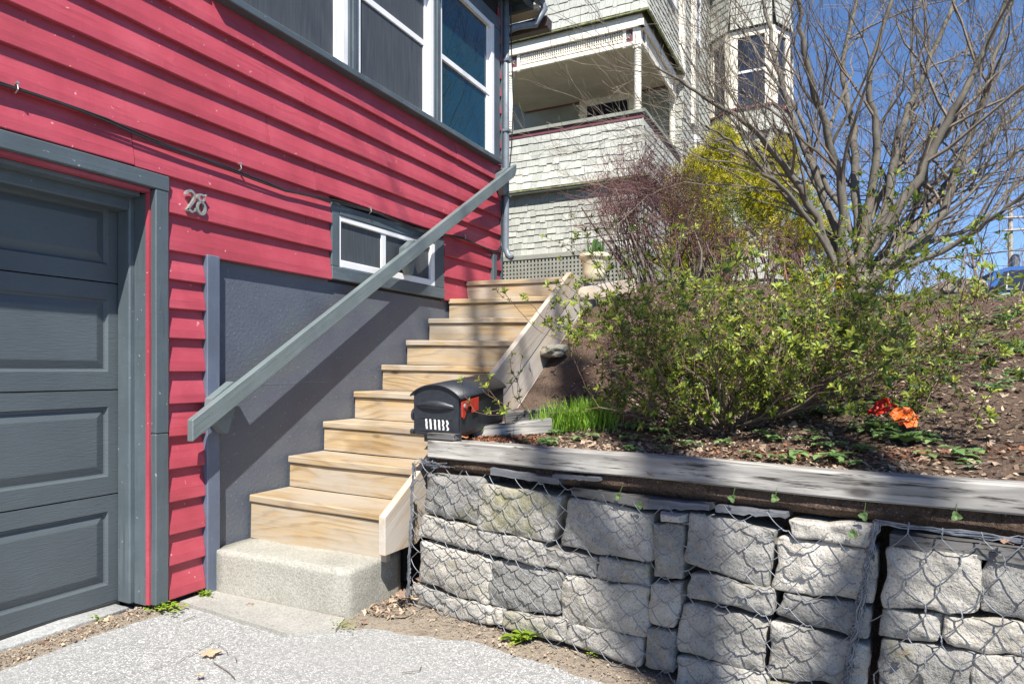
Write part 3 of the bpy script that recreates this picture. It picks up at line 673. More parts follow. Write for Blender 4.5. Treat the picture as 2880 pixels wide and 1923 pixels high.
# ================================================================ GABION WALL
gab = thing('gabion_wall', G(1.2, 0, 0), 'low retaining wall of squared granite blocks behind hexagonal wire netting', 'retaining wall')
b = MB()
for a, c in ((.0, 3.6),):
    q = [G(a, .15, -.05), G(c, .15, -.05), G(c, .6, -.05), G(a, .6, -.05)]; b.prism(q, Vector((0, 0, .77)))
b.obj('fill', 'soil', gab)
b = MB(); vv = []
for i in range(91):
    s_ = .2+3.3*i/90; o = N3(s_*4, 1, 0)*.03+N3(s_*11, 3, 0)*.012
    vv += [G(s_, .05+o, .655), G(s_, .012+o, .685+o*.2), G(s_, .035+o*.6, .722)]
b.add(vv, [f for i in range(90) for f in ((3*i, 3*i+3, 3*i+4, 3*i+1), (3*i+1, 3*i+4, 3*i+5, 3*i+2))]); b.obj('soil_ledge', 'soil', gab, smooth=True)
def cD(x, y): return (1100+x/2.168, 1200+y/2.168)
def cE(x, y): return (1700+x/2.438, 1280+y/2.438)
def cF(x, y): return (2280+x/2.438, 1280+y/2.438)
ST = [[cD(*p) for p in q] for q in (
 ((238, 285), (552, 312), (545, 592), (213, 520)), ((557, 350), (1040, 422), (987, 702), (540, 612)),
 ((204, 535), (546, 612), (535, 752), (178, 662)), ((548, 622), (950, 702), (940, 852), (540, 757)), ((950, 735), (1256, 792), (1250, 912), (938, 852)),
 ((200, 700), (612, 810), (600, 1082), (168, 932)), ((620, 808), (1042, 888), (1036, 1152), (600, 1082)), ((138, 958), (345, 1018), (337, 1132), (122, 1075)),
 ((345, 1028), (590, 1083), (590, 1197), (338, 1142)), ((593, 1088), (702, 1112), (700, 1205), (595, 1195)), ((705, 1118), (1078, 1168), (1072, 1302), (700, 1215)))]
ST += [[cD(1095, 425), cE(338, 400), cE(318, 735), cD(1045, 717)], [cD(1265, 788), cE(312, 745), cE(300, 892), cD(1252, 925)],
       [cD(1068, 898), cE(305, 905), cE(280, 1240), cD(1043, 1185)], [cD(1090, 1190), cE(278, 1250), cE(262, 1440), cD(1072, 1312)],
       [cE(1275, 440), cF(445, 482), cF(430, 642), cE(1280, 560)], [cE(1205, 562), cF(442, 652), cF(420, 1008), cE(1163, 908)],
       [cE(1240, 940), cF(420, 1038), cF(402, 1258), cE(1188, 1082)], [cE(1150, 1130), cF(398, 1288), cF(380, 1570), cE(1125, 1515)]]
ST += [[cE(*p) for p in q] for q in (((345, 462), (542, 490), (540, 852), (330, 832)), ((320, 870), (540, 868), (495, 1172), (310, 1142)),
 ((308, 1180), (495, 1200), (490, 1482), (290, 1432)), ((605, 395), (1182, 512), (1110, 902), (550, 717)), ((598, 798), (1150, 912), (1140, 1087), (578, 962)),
 ((530, 1000), (1112, 1130), (1096, 1482), (508, 1332)), ((510, 1368), (1110, 1492), (1110, 1700), (500, 1640)), ((1125, 1540), (1720, 1640), (1710, 1760), (1120, 1740)))]
ST += [[cF(*p) for p in q] for q in (((525, 628), (1176, 672), (1140, 1077), (513, 1030)), ((1202, 665), (1640, 712), (1620, 1165), (1165, 1052)),
 ((500, 1043), (906, 1085), (896, 1282), (478, 1222)), ((924, 1078), (1440, 1142), (1456, 1372), (914, 1290)), ((1470, 1180), (1660, 1200), (1660, 1400), (1475, 1380)),
 ((480, 1238), (1116, 1340), (1108, 1700), (468, 1660)), ((1133, 1358), (1640, 1410), (1630, 1640), (1128, 1620)))]
def stone(quad, off, deep=.16, bulge=.011, name='stone', mat='stone', par=None):
    n = 22; q = [Vector((p[0], 0, p[1])) for p in quad]; o = R.random()*60
    ey = lambda u, v: ((q[0]*(1-u)+q[1]*u)*(1-v)+(q[3]*(1-u)+q[2]*u)*v)
    wd = (q[1]-q[0]).length; ht = (q[3]-q[0]).length; sm = min(wd, ht)
    rows = []
    for j in range(n+1):
        for i in range(n+1):
            sg = lambda q: math.copysign(1-(1-abs(q))**1.55, q)
            a, c = sg(2*i/n-1), sg(2*j/n-1)
            pw = 20.0; m_ = max(abs(a), abs(c)); l = (abs(a)**pw+abs(c)**pw)**(1/pw) if m_ > 0 else 1
            k = m_/l if l > 0 else 1
            u, v = .5+.515*a*k, .5+.515*c*k; p = ey(u, v)
            edge = 1-m_; d = -off-bulge*(1-max(abs(a), abs(c))**5)
            fr = N3(p.x+o, p.z, 0, 4)*.012-abs(N3(p.x+o, p.z, 3, 9))*.016+N3(p.x+o, p.z, 13, 19)*.006-abs(N3(p.x, p.z+o, 6, 30))*.006+N3(p.x, p.z+o, 6, 48)*.0035
            d += fr
            if edge < .001: d += .010
            jit = N3(p.x+o, p.z, 9, 11)*.016*max(0, 1-edge*2.5)+N3(p.x+o, p.z, 19, 32)*.006*max(0, 1-edge*3)
            c0 = ey(.5, .5); dr = p-c0
            if dr.length > 1e-6: p = p+dr.normalized()*jit
            rows.append(G(p.x, d, p.z))
    b = MB(); b.add(rows, [(j*(n+1)+i, (j+1)*(n+1)+i, (j+1)*(n+1)+i+1, j*(n+1)+i+1) for j in range(n) for i in range(n)])
    per = [i for i in range(n+1)]+[(j)*(n+1)+n for j in range(1, n+1)]+[n*(n+1)+i for i in range(n-1, -1, -1)]+[j*(n+1) for j in range(n-1, 0, -1)]
    bk = [rows[k]+GN*deep+(rows[len(rows)//2]-rows[k])*.10 for k in per]; base = len(b.v); b.v += [tuple(p) for p in bk]; m_ = len(per)
    for k in range(m_): b.f.append((per[k], per[(k+1) % m_], base+(k+1) % m_, base+k)); b.m.append(0)
    c = sum((Vector(p) for p in rows), Vector())/len(rows)
    b.obj(name, mat, par or gab, org=c, smooth=True)
for q in ST: stone([onG(*p) for p in q], R.uniform(-.004, .014))
for k in range(5): stone([(1.72+.32*k, .10), (2.02+.32*k, .10), (2.02+.32*k, -.04), (1.72+.32*k, -.04)], 0)
pb = [cE(388, 372), cE(592, 392), cE(588, 462), cE(392, 446)]; stone([onG(*p) for p in pb], .0, bulge=.05)
# thin slates and rotten board wedged under the timber
for pts, mt in ((((1385, 1314), (1580, 1346), (1578, 1362), (1386, 1334)), 'slate_rock'), (((1561, 1332), (1690, 1342), (1690, 1352), (1563, 1343)), 'slate_rock'),
                (((1612, 1370), (1830, 1400), (1828, 1428), (1613, 1392)), 'timber_dark'), (((2014, 1420), (2211, 1442), (2212, 1455), (2020, 1436)), 'slate_rock'),
                (((1815, 1400), (2000, 1416), (2000, 1432), (1815, 1428)), 'slate_rock'), (((2505, 1497), (3000, 1557), (3000, 1600), (2505, 1532)), 'timber_dark')):
    qd = [onG(*p) for p in pts]; bm_ = MB(); fr = [G(a, -.012-.012*R.random(), z) for a, z in qd]
    n = 12; top = [fr[0].lerp(fr[1], i/n)+Vector((0, 0, N3(i*.7, 2, qd[0][0], 1)*.004)) for i in range(n+1)]; bot = [fr[3].lerp(fr[2], i/n)+Vector((0, 0, N3(i*.9, 8, qd[0][0], 1)*.006))+GN*N3(i, 4, 2)*.01 for i in range(n+1)]
    bm_.add(top+bot+[p+GN*.16 for p in top]+[p+GN*.16 for p in bot], [f for i in range(n) for f in ((i, n+1+i, n+2+i, i+1), (i, i+1, 2*n+3+i, 2*n+2+i), (n+1+i, 3*n+3+i, 3*n+4+i, n+2+i))])
    bm_.add([top[0], bot[0], bot[0]+GN*.16, top[0]+GN*.16], [(0, 1, 2, 3)]); bm_.add([top[-1], bot[-1], bot[-1]+GN*.16, top[-1]+GN*.16], [(0, 1, 2, 3)])
    bm_.obj('slate' if mt == 'slate_rock' else 'rotten_board', mt, gab, org=fr[0])
# hexagonal netting, draped over the blocks
def drape(s, z): return -.036-.010*N3(s*3.1, z*3.4, 1)-.012*N3(s*7, z*7, 5)
def net(s0, s1, z1fun, z0fun, twist_h, dx, dz, slope, mat='wire'):
    b = MB(); segs = []
    nI = int((s1-s0)/dx)+3; nJ = int(1.1/dz)+3
    pt = lambda s, z: (s, z+slope*(s-s0))
    for i in range(-1, nI):
        for j in range(-3, nJ):
            if twist_h:      # short twisted sides lie level
                x = s0+i*dx; z = -.1+j*dz+(dz/2 if i % 2 else 0); a = dx*.34
                A, B = pt(x-a/2, z), pt(x+a/2, z); segs.append((A, B, 1))
                segs.append((B, pt(x+dx-a/2, z+dz/2), 0)); segs.append((B, pt(x+dx-a/2, z-dz/2), 0))
            else:
                z = -.1+j*dz; x = s0+i*dx+(dx/2 if j % 2 else 0); a = dz*.38
                A, B = pt(x, z-a/2), pt(x, z+a/2); segs.append((A, B, 1))
                segs.append((B, pt(x+dx/2, z+dz-a/2), 0)); segs.append((B, pt(x-dx/2, z+dz-a/2), 0))
    J = lambda p: (p[0]+N3(p[0]*9, p[1]*9, 2)*.014, p[1]+N3(p[0]*9, p[1]*9, 7)*.014)
    for A, B, tw in segs:
        A, B = J(A), J(B); mx = (A[0]+B[0])/2; mz = (A[1]+B[1])/2
        if not (s0-.005 < min(A[0], B[0]) and max(A[0], B[0]) < s1+.005 and z0fun(mx) < mz < z1fun(mx)): continue
        n = 4 if not tw else 5; pts = []
        for k in range(n+1):
            s = lerp(A[0], B[0], k/n); z = lerp(A[1], B[1], k/n); pts.append(G(s, drape(s, z)-.004*math.sin(math.pi*k/n), z-.003*math.sin(math.pi*k/n)))
        if tw:
            d = (pts[-1]-pts[0]).normalized(); u = d.cross(GN).normalized()
            for ph in (0, math.pi):
                b.tube([p+(u*math.cos(k*1.9+ph)+GN*math.sin(k*1.9+ph))*.0016 for k, p in enumerate(pts)], .0017, 4, False)
        else: b.tube(pts, .0018, 4, False)
    b.obj('wire_netting', mat, gab, org=G((s0+s1)/2, 0, .4), smooth=True)
net(.0, 1.93, lambda s: .685-.035*s+.02*math.sin(s*9), lambda s: .0, True, .068, .084, -.05)
net(1.95, 3.3, lambda s: .70-.02*(s-1.6)+.012*math.sin(s*11), lambda s: .0, False, .092, .076, .02)
def bundle(s_lo, s_hi, z0, z1, n, amp, name='wire_lacing'):
    b = MB()
    for k in range(n):
        pts = []; o = R.random()*40
        for i in range(26):
            z = lerp(z0, z1, i/25); s = lerp(s_lo, s_hi, i/25)+N3(i*.45, o, 0)*amp*1.6+R.uniform(-1, 1)*amp*.15
            pts.append(G(s, drape(s, z)-.003+N3(i*.5, o, 8)*amp, z+N3(i*.6, o, 4)*.01))
        b.tube(pts, .0019, 4, False)
    for i in range(30):
        z = lerp(z0, z1, R.random()); s = lerp(s_lo, s_hi, (z-z0)/(z1-z0)); pts = []
        for a in range(9): an = a*.8; pts.append(G(s+math.cos(an)*amp*.8, drape(s, z)+math.sin(an)*amp*.8, z+a*.006-.02))
        b.tube(pts, .0015, 4, False)
    b.obj(name, 'wire', gab, org=G(s_lo, 0, .3), smooth=True)
bundle(-.012, .03, .0, .685, 9, .010); bundle(1.87, 1.965, .10, .675, 15, .014)
b = MB()
for k in range(9):
    b.tube([G(.05+.02*k*R.random()+.1*i/5*R.uniform(.6, 1.3), -.03+R.uniform(-.012, .012), .705-.02*i/5+R.uniform(-.012, .01)) for i in range(7)], .0016, 4, False)
for k in range(10):
    b.tube([G(1.96+.07*i+R.uniform(-.01, .01), -.02+R.uniform(-.01, .008), .668+R.uniform(-.012, .008)) for i in range(12)], .0017, 4, False)
b.obj('wire_lacing', 'wire', gab, org=G(.1, 0, .7))

# ================================================================ TIMBERS
tb = thing('wall_timber', G(1.6, .045, .765), 'long weathered grey timber laid along the top of the stone wall', 'timber')
board('beam', 'timber', tb, G(1.83, .043, .7645), GD+Vector((0, 0, .004)), GN, (3.5, .094, .083), bev=.006, seg=40, warp=.006)
board('end_block', 'timber_dark', tb, G(.165, .026, .8155), GD, GN, (.17, .06, .028), bev=.004, label='dark upper sliver at the end of the timber')
def log(name, mat, a, c, w_, h, label):
    a = Vector(a); c = Vector(c); o = board(name, mat, None, (a+c)/2, c-a, (0, 0, 1), ((c-a).length, h, w_), bev=.008, seg=10, warp=.012); return tag(o, label, 'timber')
log('old_timber', 'timber', (1.18, 3.02, .80), (1.56, 3.16, .845), .10, .075, 'short weathered grey timber lying in the soil right behind the mailbox')
log('old_timber', 'timber_dark', (1.22, 3.30, .86), (1.55, 3.36, .90), .05, .07, 'dark thin timber end poking out behind the mailbox top')

# ================================================================ MAILBOX
mb0 = at(1226, 1227, 3.2); Mx = frame(mb0, (.995, .078, -.045), (-.082, .992, .078))
mbx = thing('mailbox', mb0, 'black plastic mailbox with red flag resting on the end of the wall timber', 'mailbox')
ml = lambda x, y, z: Mx @ Vector((x, y, z))
HW, HB, LN = .125, .195, .53
def arch(x, top=.052, z0=HB): return z0+top*(1-(x/HW)**2)**.8 if abs(x) < HW else z0
prof = [(-HW+.006, .0), (-HW, .02), (-HW, HB)]+[(lerp(-HW, HW, i/12), arch(lerp(-HW, HW, i/12))-.004) for i in range(1, 12)]+[(HW, HB), (HW, .02), (HW-.006, .0)]
b = MB(); b.prism([ml(x, .012, z) for x, z in prof], Mx.to_3x3() @ Vector((0, LN-.02, 0))); b.obj('body', 'mailbox', mbx, org=mb0)
b = MB(); W2 = HW+.010; m_ = 16                             # lid: curved sheet with an overhang all round
out = []; inn = []
for y in (-.012, LN+.008):
    for i in range(m_+1):
        x = lerp(-W2, W2, i/m_); z = HB-.006+.058*(1-(x/W2)**2)**.85
        out.append(ml(x, y, z+.003)); inn.append(ml(x, y, z-.004))
vv = out+inn; k = m_+1; fs = []
for i in range(m_): fs += [(i, i+1, k+i+1, k+i), (2*k+i, 3*k+i, 3*k+i+1, 2*k+i+1), (i, 2*k+i, 2*k+i+1, i+1), (k+i, k+i+1, 3*k+i+1, 3*k+i)]
fs += [(0, k, 3*k, 2*k), (m_, 2*k+m_, 3*k+m_, k+m_)]
b.add(vv, fs); b.obj('roof', 'mailbox', mbx, org=mb0, smooth=True)
b = MB()                                                    # front door with rim, brow-shaped pull and ridges
pf = [(x*.955, z*.985+.004) for x, z in prof]; b.prism([ml(x, .0, z) for x, z in pf], Mx.to_3x3() @ Vector((0, .011, 0)))
door = b.obj('door', 'mailbox', mbx, org=mb0)
b = MB(); n = 18; top = []; lip = []; und = []
for i in range(n+1):
    t_ = i/n; x = lerp(-.106, .100, t_); q = math.sin(math.pi*t_)
    top.append(ml(x, .0, .148+.024*q)); lip.append(ml(x, -.026*q**.6, .140+.014*q)); und.append(ml(x, .0, .136-.008*q))
b.add(top+lip+und, [f for i in range(n) for f in ((i, i+1, n+2+i, n+1+i), (n+1+i, n+2+i, 2*n+3+i, 2*n+2+i))]); b.obj('pull', 'mailbox', door, smooth=True)
for z, x0, x1 in ((.086, -.085, .085), (.026, -.082, .082)):
    b = MB(); b.tube([ml(x0, -.001, z), ml(x1, -.001, z)], .0022, 6); b.obj('ridge', 'mailbox', door)
for k, x in enumerate((-.052, -.030, -.006, .016, .038, .060)):
    b = MB(); w_ = .0052; pts = []
    for i in range(7): z = lerp(.033, .081, i/6); pts.append((x+.004*(1-i/6)+N3(i*.9, k, 0)*.0025+(.003*math.sin(i*2.2+k) if k > 3 else 0), z))
    L_ = [ml(px-w_*(1+.3*N3(i, k, 3)), -.0008, z) for i, (px, z) in enumerate(pts)]; R_ = [ml(px+w_*(.9+.5*N3(i, k, 6)-(.45 if k > 3 and i in (2, 3) else 0)), -.0008, z) for i, (px, z) in enumerate(pts)]
    b.add(L_+R_, [(i, 7+i, 8+i, i+1) for i in range(6)]); b.obj('number_sticker', 'sticker', door)
b = MB(); fx = HW+.004
fp = [(.006, .172), (.185, .176), (.185, .112), (.118, .108), (.113, .140), (.070, .144), (.050, .125), (.038, .100), (.024, .090), (.010, .100)]
b.prism([ml(fx, y, z) for y, z in fp], Mx.to_3x3() @ Vector((.007, 0, 0))); fl = b.obj('flag', 'flag', mbx, org=ml(fx, .02, .14))
b = MB(); b.lathe([(.012, 0), (.012, .004), (.007, .008)], (0, 0, 0), 12); b.v = [tuple(ml(fx+.006+z, .030+x, .150+y)) for x, y, z in b.v]; b.obj('pivot', 'steel', fl)
b = MB(); b.lathe([(.030, 0), (.030, .012)], (0, 0, 0), 18); b.v = [tuple(ml(-HW-.012+z, .03+x, .092+y)) for x, y, z in b.v]; b.obj('latch', 'mailbox', mbx)
for sx in (-1, 1):
    b = MB(); b.lathe([(.013, -.006), (.013, .012)], (0, 0, 0), 12); b.v = [tuple(ml(sx*(HW-.002)+z*sx, .002+x, .014+y)) for x, y, z in b.v]; b.obj('hinge', 'mailbox', mbx)
b = MB(); b.tube([ml(HW+.004, .0, .012), ml(HW+.035, .004, .006)], .003, 6); b.tube([ml(HW+.03+.006*math.sin(i*1.4), .004+.003*i, .004+.004*math.cos(i*1.4)) for i in range(10)], .0016, 4)
b.obj('wire_tie', 'brass', mbx)
b = MB(); b.box((-.08, .03, -.035), (.05, .40, -.001), Mx); b.obj('mount_block', 'timber_dark', mbx)

# ================================================================ FLOWER POT
pp = Vector((1.06, 5.20, 1.853))
pot = thing('flower_pot', pp, 'cream plastic flower pot standing at the top of the stair boards', 'flower pot')
b = MB(); b.lathe([(.078, 0), (.084, .004), (.092, .06), (.104, .17), (.108, .176)], pp, 28); b.obj('body', 'pot', pot, smooth=True)
b = MB(); b.lathe([(.108, .172), (.119, .176), (.122, .184), (.122, .205), (.117, .212), (.108, .212), (.104, .20)], pp, 28, False); b.obj('rim', 'pot', pot, smooth=True)
b = MB(); b.lathe([(.1045, .196), (.05, .20)], pp, 20); b.obj('potting_soil', 'soil', pot)
b = MB()
for k in range(17):
    a = R.random()*6.28; rr = R.uniform(.01, .075); L = R.uniform(.06, .15); p = pp+Vector((rr*math.cos(a), rr*math.sin(a), .195))
    b.leaf(p, Vector((math.cos(a)*R.uniform(.1, .5), math.sin(a)*R.uniform(.1, .5), 1)), Vector((-math.sin(a), math.cos(a), .1)).cross(Vector((0, 0, 1))), L, R.uniform(.022, .04), .3, .1)
tu = b.obj('tulip_plant', 'tulip', None, org=pp+Vector((0, 0, .2))); tag(tu, 'young tulip leaves sprouting out of the cream pot', 'plant')

# ================================================================ NEIGHBOUR'S SHINGLED HOUSE
nb = thing('shingle_house', (-1, 11, 2.45), 'pale grey shingled victorian house with an open corner porch', 'house')
XR, YF = .185, 9.80
shc = [0]; rest = MB()
def shingles(org, ux, width, z0, z1, nrm, expo=.128, keep=True, flare=0.0):
    """courses of split shingles on one wall: org = lower left corner, ux = direction along the wall"""
    global rest
    ux = Vector(ux).normalized(); nrm = Vector(nrm).normalized(); n = max(1, round((z1-z0)/expo)); ex = (z1-z0)/n
    for c in range(n):
        x = -R.uniform(0, .08)
        while x < width-.01:
            w_ = R.uniform(.065, .165); a, e = max(0, x+.0018), min(width, x+w_-.0018); x += w_
            if e-a < .02: continue
            zb = z0+c*ex+(R.uniform(-.016, .014) if c else -.004); t_ = R.uniform(.011, .019); zt_ = z0+(c+1)*ex+.03
            fl_ = lambda z: flare*max(0, 1-(z-z0)/(z1-z0))**2.2
            zt_ = min(zt_, z1)
            p = lambda s, z, o: Vector(org)+ux*s+Vector((0, 0, z-z0))+nrm*(o+fl_(z))
            vs_ = [p(a, zb, 0), p(e, zb, 0), p(e, zb, t_+.006), p(a, zb, t_+.006), p(a, zt_, 0), p(e, zt_, 0), p(e, zt_, .006), p(a, zt_, .006)]
            fs = [(0, 1, 2, 3), (3, 2, 6, 7), (0, 3, 7, 4), (1, 5, 6, 2), (4, 7, 6, 5)]
            if keep and shc[0] < 292:
                b = MB(); b.add(vs_, fs); b.obj('shingle', 'shingle', nb, org=vs_[0]); shc[0] += 1
            else: rest.add(vs_, fs)
b = MB()                                                    # body behind the shingles
b.box((-2.9, YF+.035, 2.96), (XR-.035, 12.2, 4.92)); b.box((-9, 12.26, 2.4), (.225, 22, 9.5)); b.box((-2.9, YF+.02, 6.40), (XR-.035, 12.26, 9.5))
b.box((-9, 12.25, 4.9), (-.0, 12.3, 6.5))
b.obj('wall', 'olive', nb)
b = MB(); b.box((-2.9, YF+.03, 6.30), (XR-.06, 12.26, 6.399)); b.obj('porch_ceiling', 'ceiling', nb)
b = MB(); b.add([(-9.2, 9.6, 9.5), (.5, 9.6, 9.5), (.5, 22.3, 9.5), (-9.2, 22.3, 9.5), (-4.4, 9.6, 13), (-4.4, 22.3, 13)], [(0, 1, 4), (1, 2, 5, 4), (2, 3, 5), (0, 4, 5, 3), (3, 2, 1, 0)]); b.obj('roof', 'slate', nb)
# balcony skirt (front then side), lower wall, upper wall
shingles((-2.2, YF, 4.0), (1, 0, 0), XR+2.2, 4.0, 4.86, (0, -1, 0), .121, flare=.10)
shingles((-2.2, YF+.03, 2.98), (1, 0, 0), XR+2.17, 2.98, 3.99, (0, -1, 0), .098)
shingles((XR, YF, 4.0), (0, 1, 0), 2.35, 4.0, 4.86, (1, 0, 0), .121, flare=.10)
shingles((XR-.03, YF+.03, 2.98), (0, 1, 0), 2.2, 2.98, 3.99, (1, 0, 0), .098)
shingles((-2.9, YF, 6.42), (1, 0, 0), XR+2.9, 6.42, 7.15, (0, -1, 0), .135, flare=.10)
shingles((XR, YF, 6.42), (0, 1, 0), 2.4, 6.42, 7.2, (1, 0, 0), .135, flare=.10)
shingles((.0, 12.25, 3.3), (1, 0, 0), .245, 3.3, 6.35, (0, -1, 0), .14)
shingles((.232, 12.26, 3.2), (0, 1, 0), .98, 3.2, 9.3, (1, 0, 0), .14); shingles((.232, 13.72, 3.2), (0, 1, 0), 1.2, 3.2, 9.3, (1, 0, 0), .14); shingles((.232, 13.24, 7.4), (0, 1, 0), .5, 7.4, 9.3, (1, 0, 0), .14)
shingles((XR-.0, YF, 7.2), (0, 1, 0), 2.4, 7.2, 9.3, (1, 0, 0), .135)
for z0_, z1_ in ((4.0, 4.86), (6.42, 7.15)):
    b = MB(); vv = []
    for i in range(13):
        z = lerp(z0_, z1_, i/12); o = .10*(1-i/12)**2.2+.014; vv += [(XR-.002, YF-o, z), (XR+o, YF-o, z), (XR+o, YF+.002, z)]
    b.add(vv, [f for i in range(12) for f in ((3*i, 3*i+1, 3*i+4, 3*i+3), (3*i+1, 3*i+2, 3*i+5, 3*i+4))]); b.obj('corner_shingle', 'shingle', nb)
b = MB()
for z, o in ((3.985, .112), (6.405, .112)):
    b = MB(); b.box((-2.9, YF-o-.004, z-.018), (XR+o+.004, YF-o+.03, z+.012)); b.obj('drip_edge', 'moss', nb)
    b = MB(); b.box((XR+o-.03, YF-o+.03, z-.018), (XR+o+.004, 12.15, z+.012)); b.obj('drip_edge', 'moss', nb)
b = MB(); b.box((-2.9, YF-.10, 3.94), (XR+.1, YF, 3.968)); b.box((XR-.02, YF, 3.94), (XR+.1, 12.1, 3.968)); b.obj('soffit', 'olive', nb)
# railing cap and band
b = MB(); b.box((-2.9, YF-.045, 4.935), (XR+.045, YF+.10, 4.985)); b.box((XR-.10, YF+.10, 4.935), (XR+.045, 12.2, 4.985)); b.obj('rail_cap', 'olive', nb)
b = MB(); b.box((-2.9, YF-.018, 4.862), (XR+.018, YF+.05, 4.933)); b.box((XR-.05, YF+.05, 4.862), (XR+.018, 12.2, 4.933)); b.obj('rail_band', 'plum', nb)
# lattice under the porch
b = MB(); b.box((-2.6, YF-.005, 2.905), (XR+.01, YF+.03, 2.975)); b.box((XR-.03, YF+.03, 2.905), (XR+.01, 12.2, 2.975)); b.obj('skirt_board', 'lattice', nb)
b = MB(); b.box((-.055, YF-.004, 2.2), (XR-.012, YF+.05, 2.903)); b.box((XR-.01, YF, 2.2), (XR+.008, YF+.16, 2.903)); b.obj('skirt_post', 'lattice', nb)
b = MB(); p_ = .0615; x = -2.3
while x < -.06: b.box((x, YF+.006, 2.3), (x+.033, YF+.016, 2.903)); x += p_
z = 2.33
while z < 2.9: b.box((-2.3, YF+.018, z), (-.056, YF+.027, z+.033)); z += p_
y = YF+.18
while y < 12: b.box((XR-.018, y, 2.3), (XR-.006, y+.05, 2.80)); y += .075
b.obj('lattice', 'lattice', nb, kind='stuff')
b = MB(); b.box((-2.6, YF+.10, 2.2), (XR-.1, YF+.12, 2.95)); b.box((XR-.06, YF+.1, 2.2), (XR-.04, 12, 2.95)); b.obj('underfloor_shade', 'dark', nb)  # black sheets behind the lattice, painting the shade seen through its gaps
# turned posts
def tpost(x, y):
    b = MB(); s = .058
    prof = [(.046, 5.0), (.046, 5.03)]
    def rings(z0, n, up):
        o = []
        for i in range(n): o += [(.056, z0+i*.040), (.060, z0+i*.040+.014), (.048, z0+i*.040+.022), (.050, z0+i*.040+.036)]
        return o
    prof += rings(5.04, 4, 1)+[(.052, 5.22), (.054, 5.5), (.051, 5.64)]+rings(5.66, 6, 1)+[(.052, 5.91)]
    b.lathe(prof, (x, y, 0), 16); b.box((x-s, y-s, 4.985), (x+s, y+s, 5.0)); b.box((x-s, y-s, 5.91), (x+s, y+s, 6.30)); b.obj('porch_post', 'cream', nb, org=(x, y, 5))
for x, y in ((.098, YF+.04), (-2.03, YF+.04), (.098, 12.05)): tpost(x, y)
# frieze: beams, corner squares, spindle lattice; front and side
def frz(P, L):
    """P(a, o, z): a along the frieze from its left end, o outwards"""
    def bx(nm, m, a0, a1, o0, o1, z0, z1, **k):
        b = MB(); b.add([P(a, o, z) for a in (a0, a1) for o in (o0, o1) for z in (z0, z1)], [(0, 1, 3, 2), (4, 6, 7, 5), (0, 4, 5, 1), (2, 3, 7, 6), (0, 2, 6, 4), (1, 5, 7, 3)]); return b.obj(nm, m, nb, org=P(a0, 0, z0), **k)
    bx('beam', 'cream', -.06, L+.06, -.03, .055, 6.205, 6.30); bx('beam', 'cream', 0, L, -.03, .02, 6.305, 6.40)
    bx('lower_rail', 'cream', .0, L, -.02, .025, 5.955, 6.01)
    for a0 in (.06, L-.21-.06):
        q = bx('corner_square', 'plum', a0, a0+.15, -.015, .0, 6.012, 6.203)
        b = MB()
        for k in range(5):
            an = k*1.257+.4; c = P(a0+.075, .004, 6.11); t_ = P(a0+.075+.055*math.cos(an), .010, 6.11+.06*math.sin(an)); m1 = P(a0+.075+.03*math.cos(an+.4), .012, 6.11+.034*math.sin(an+.4)); m2 = P(a0+.075+.03*math.cos(an-.4), .012, 6.11+.034*math.sin(an-.4))
            b.add([c, m1, t_, m2], [(0, 1, 2, 3)])
        b.obj('flower_carving', 'olive', q)
    for a0 in (.215, L-.27): bx('divider', 'cream', a0, a0+.05, -.02, .02, 5.94, 6.204)
    b = MB(); a = .29
    def bar(a0, a1, z0, z1, o0, o1): b.add([P(x, o, z) for x in (a0, a1) for o in (o0, o1) for z in (z0, z1)], [(0, 1, 3, 2), (4, 6, 7, 5), (0, 4, 5, 1), (2, 3, 7, 6), (0, 2, 6, 4), (1, 5, 7, 3)])
    while a < L-.29: bar(a, a+.018, 6.012, 6.19, .0, .010); a += .0365
    for z in (6.065, 6.10, 6.135, 6.17): bar(.27, L-.275, z, z+.012, -.012, -.002)
    for z, h in ((6.012, .006), (6.034, .02)): bar(.27, L-.275, z, z+h, .004, .02)
    b.obj('spindle_lattice', 'cream', nb, kind='stuff')
    bx('top_band', 'plum', .27, L-.275, -.02, -.013, 6.185, 6.204)
frz(lambda a, o, z: Vector((-2.09+a, YF-o, z)), XR+2.09-.03); frz(lambda a, o, z: Vector((XR-.03+o, YF+a, z)), 2.2)
# porch door on the back wall
b = MB(); b.box((-1.72, 12.20, 5.0), (-1.57, 12.25, 6.17)); b.box((-.75, 12.20, 5.0), (-.63, 12.25, 6.17)); b.box((-1.72, 12.20, 6.171), (-.63, 12.25, 6.295)); pd = b.obj('porch_door', 'cream', nb)
b = MB(); b.box((-1.57, 12.22, 5.0), (-.75, 12.235, 6.17)); b.obj('screen_panel', 'tinted_glass', pd)
b = MB(); b.box((-2.9, 12.225, 6.275), (.0, 12.25, 6.30)); b.obj('picture_rail', 'plum', nb)
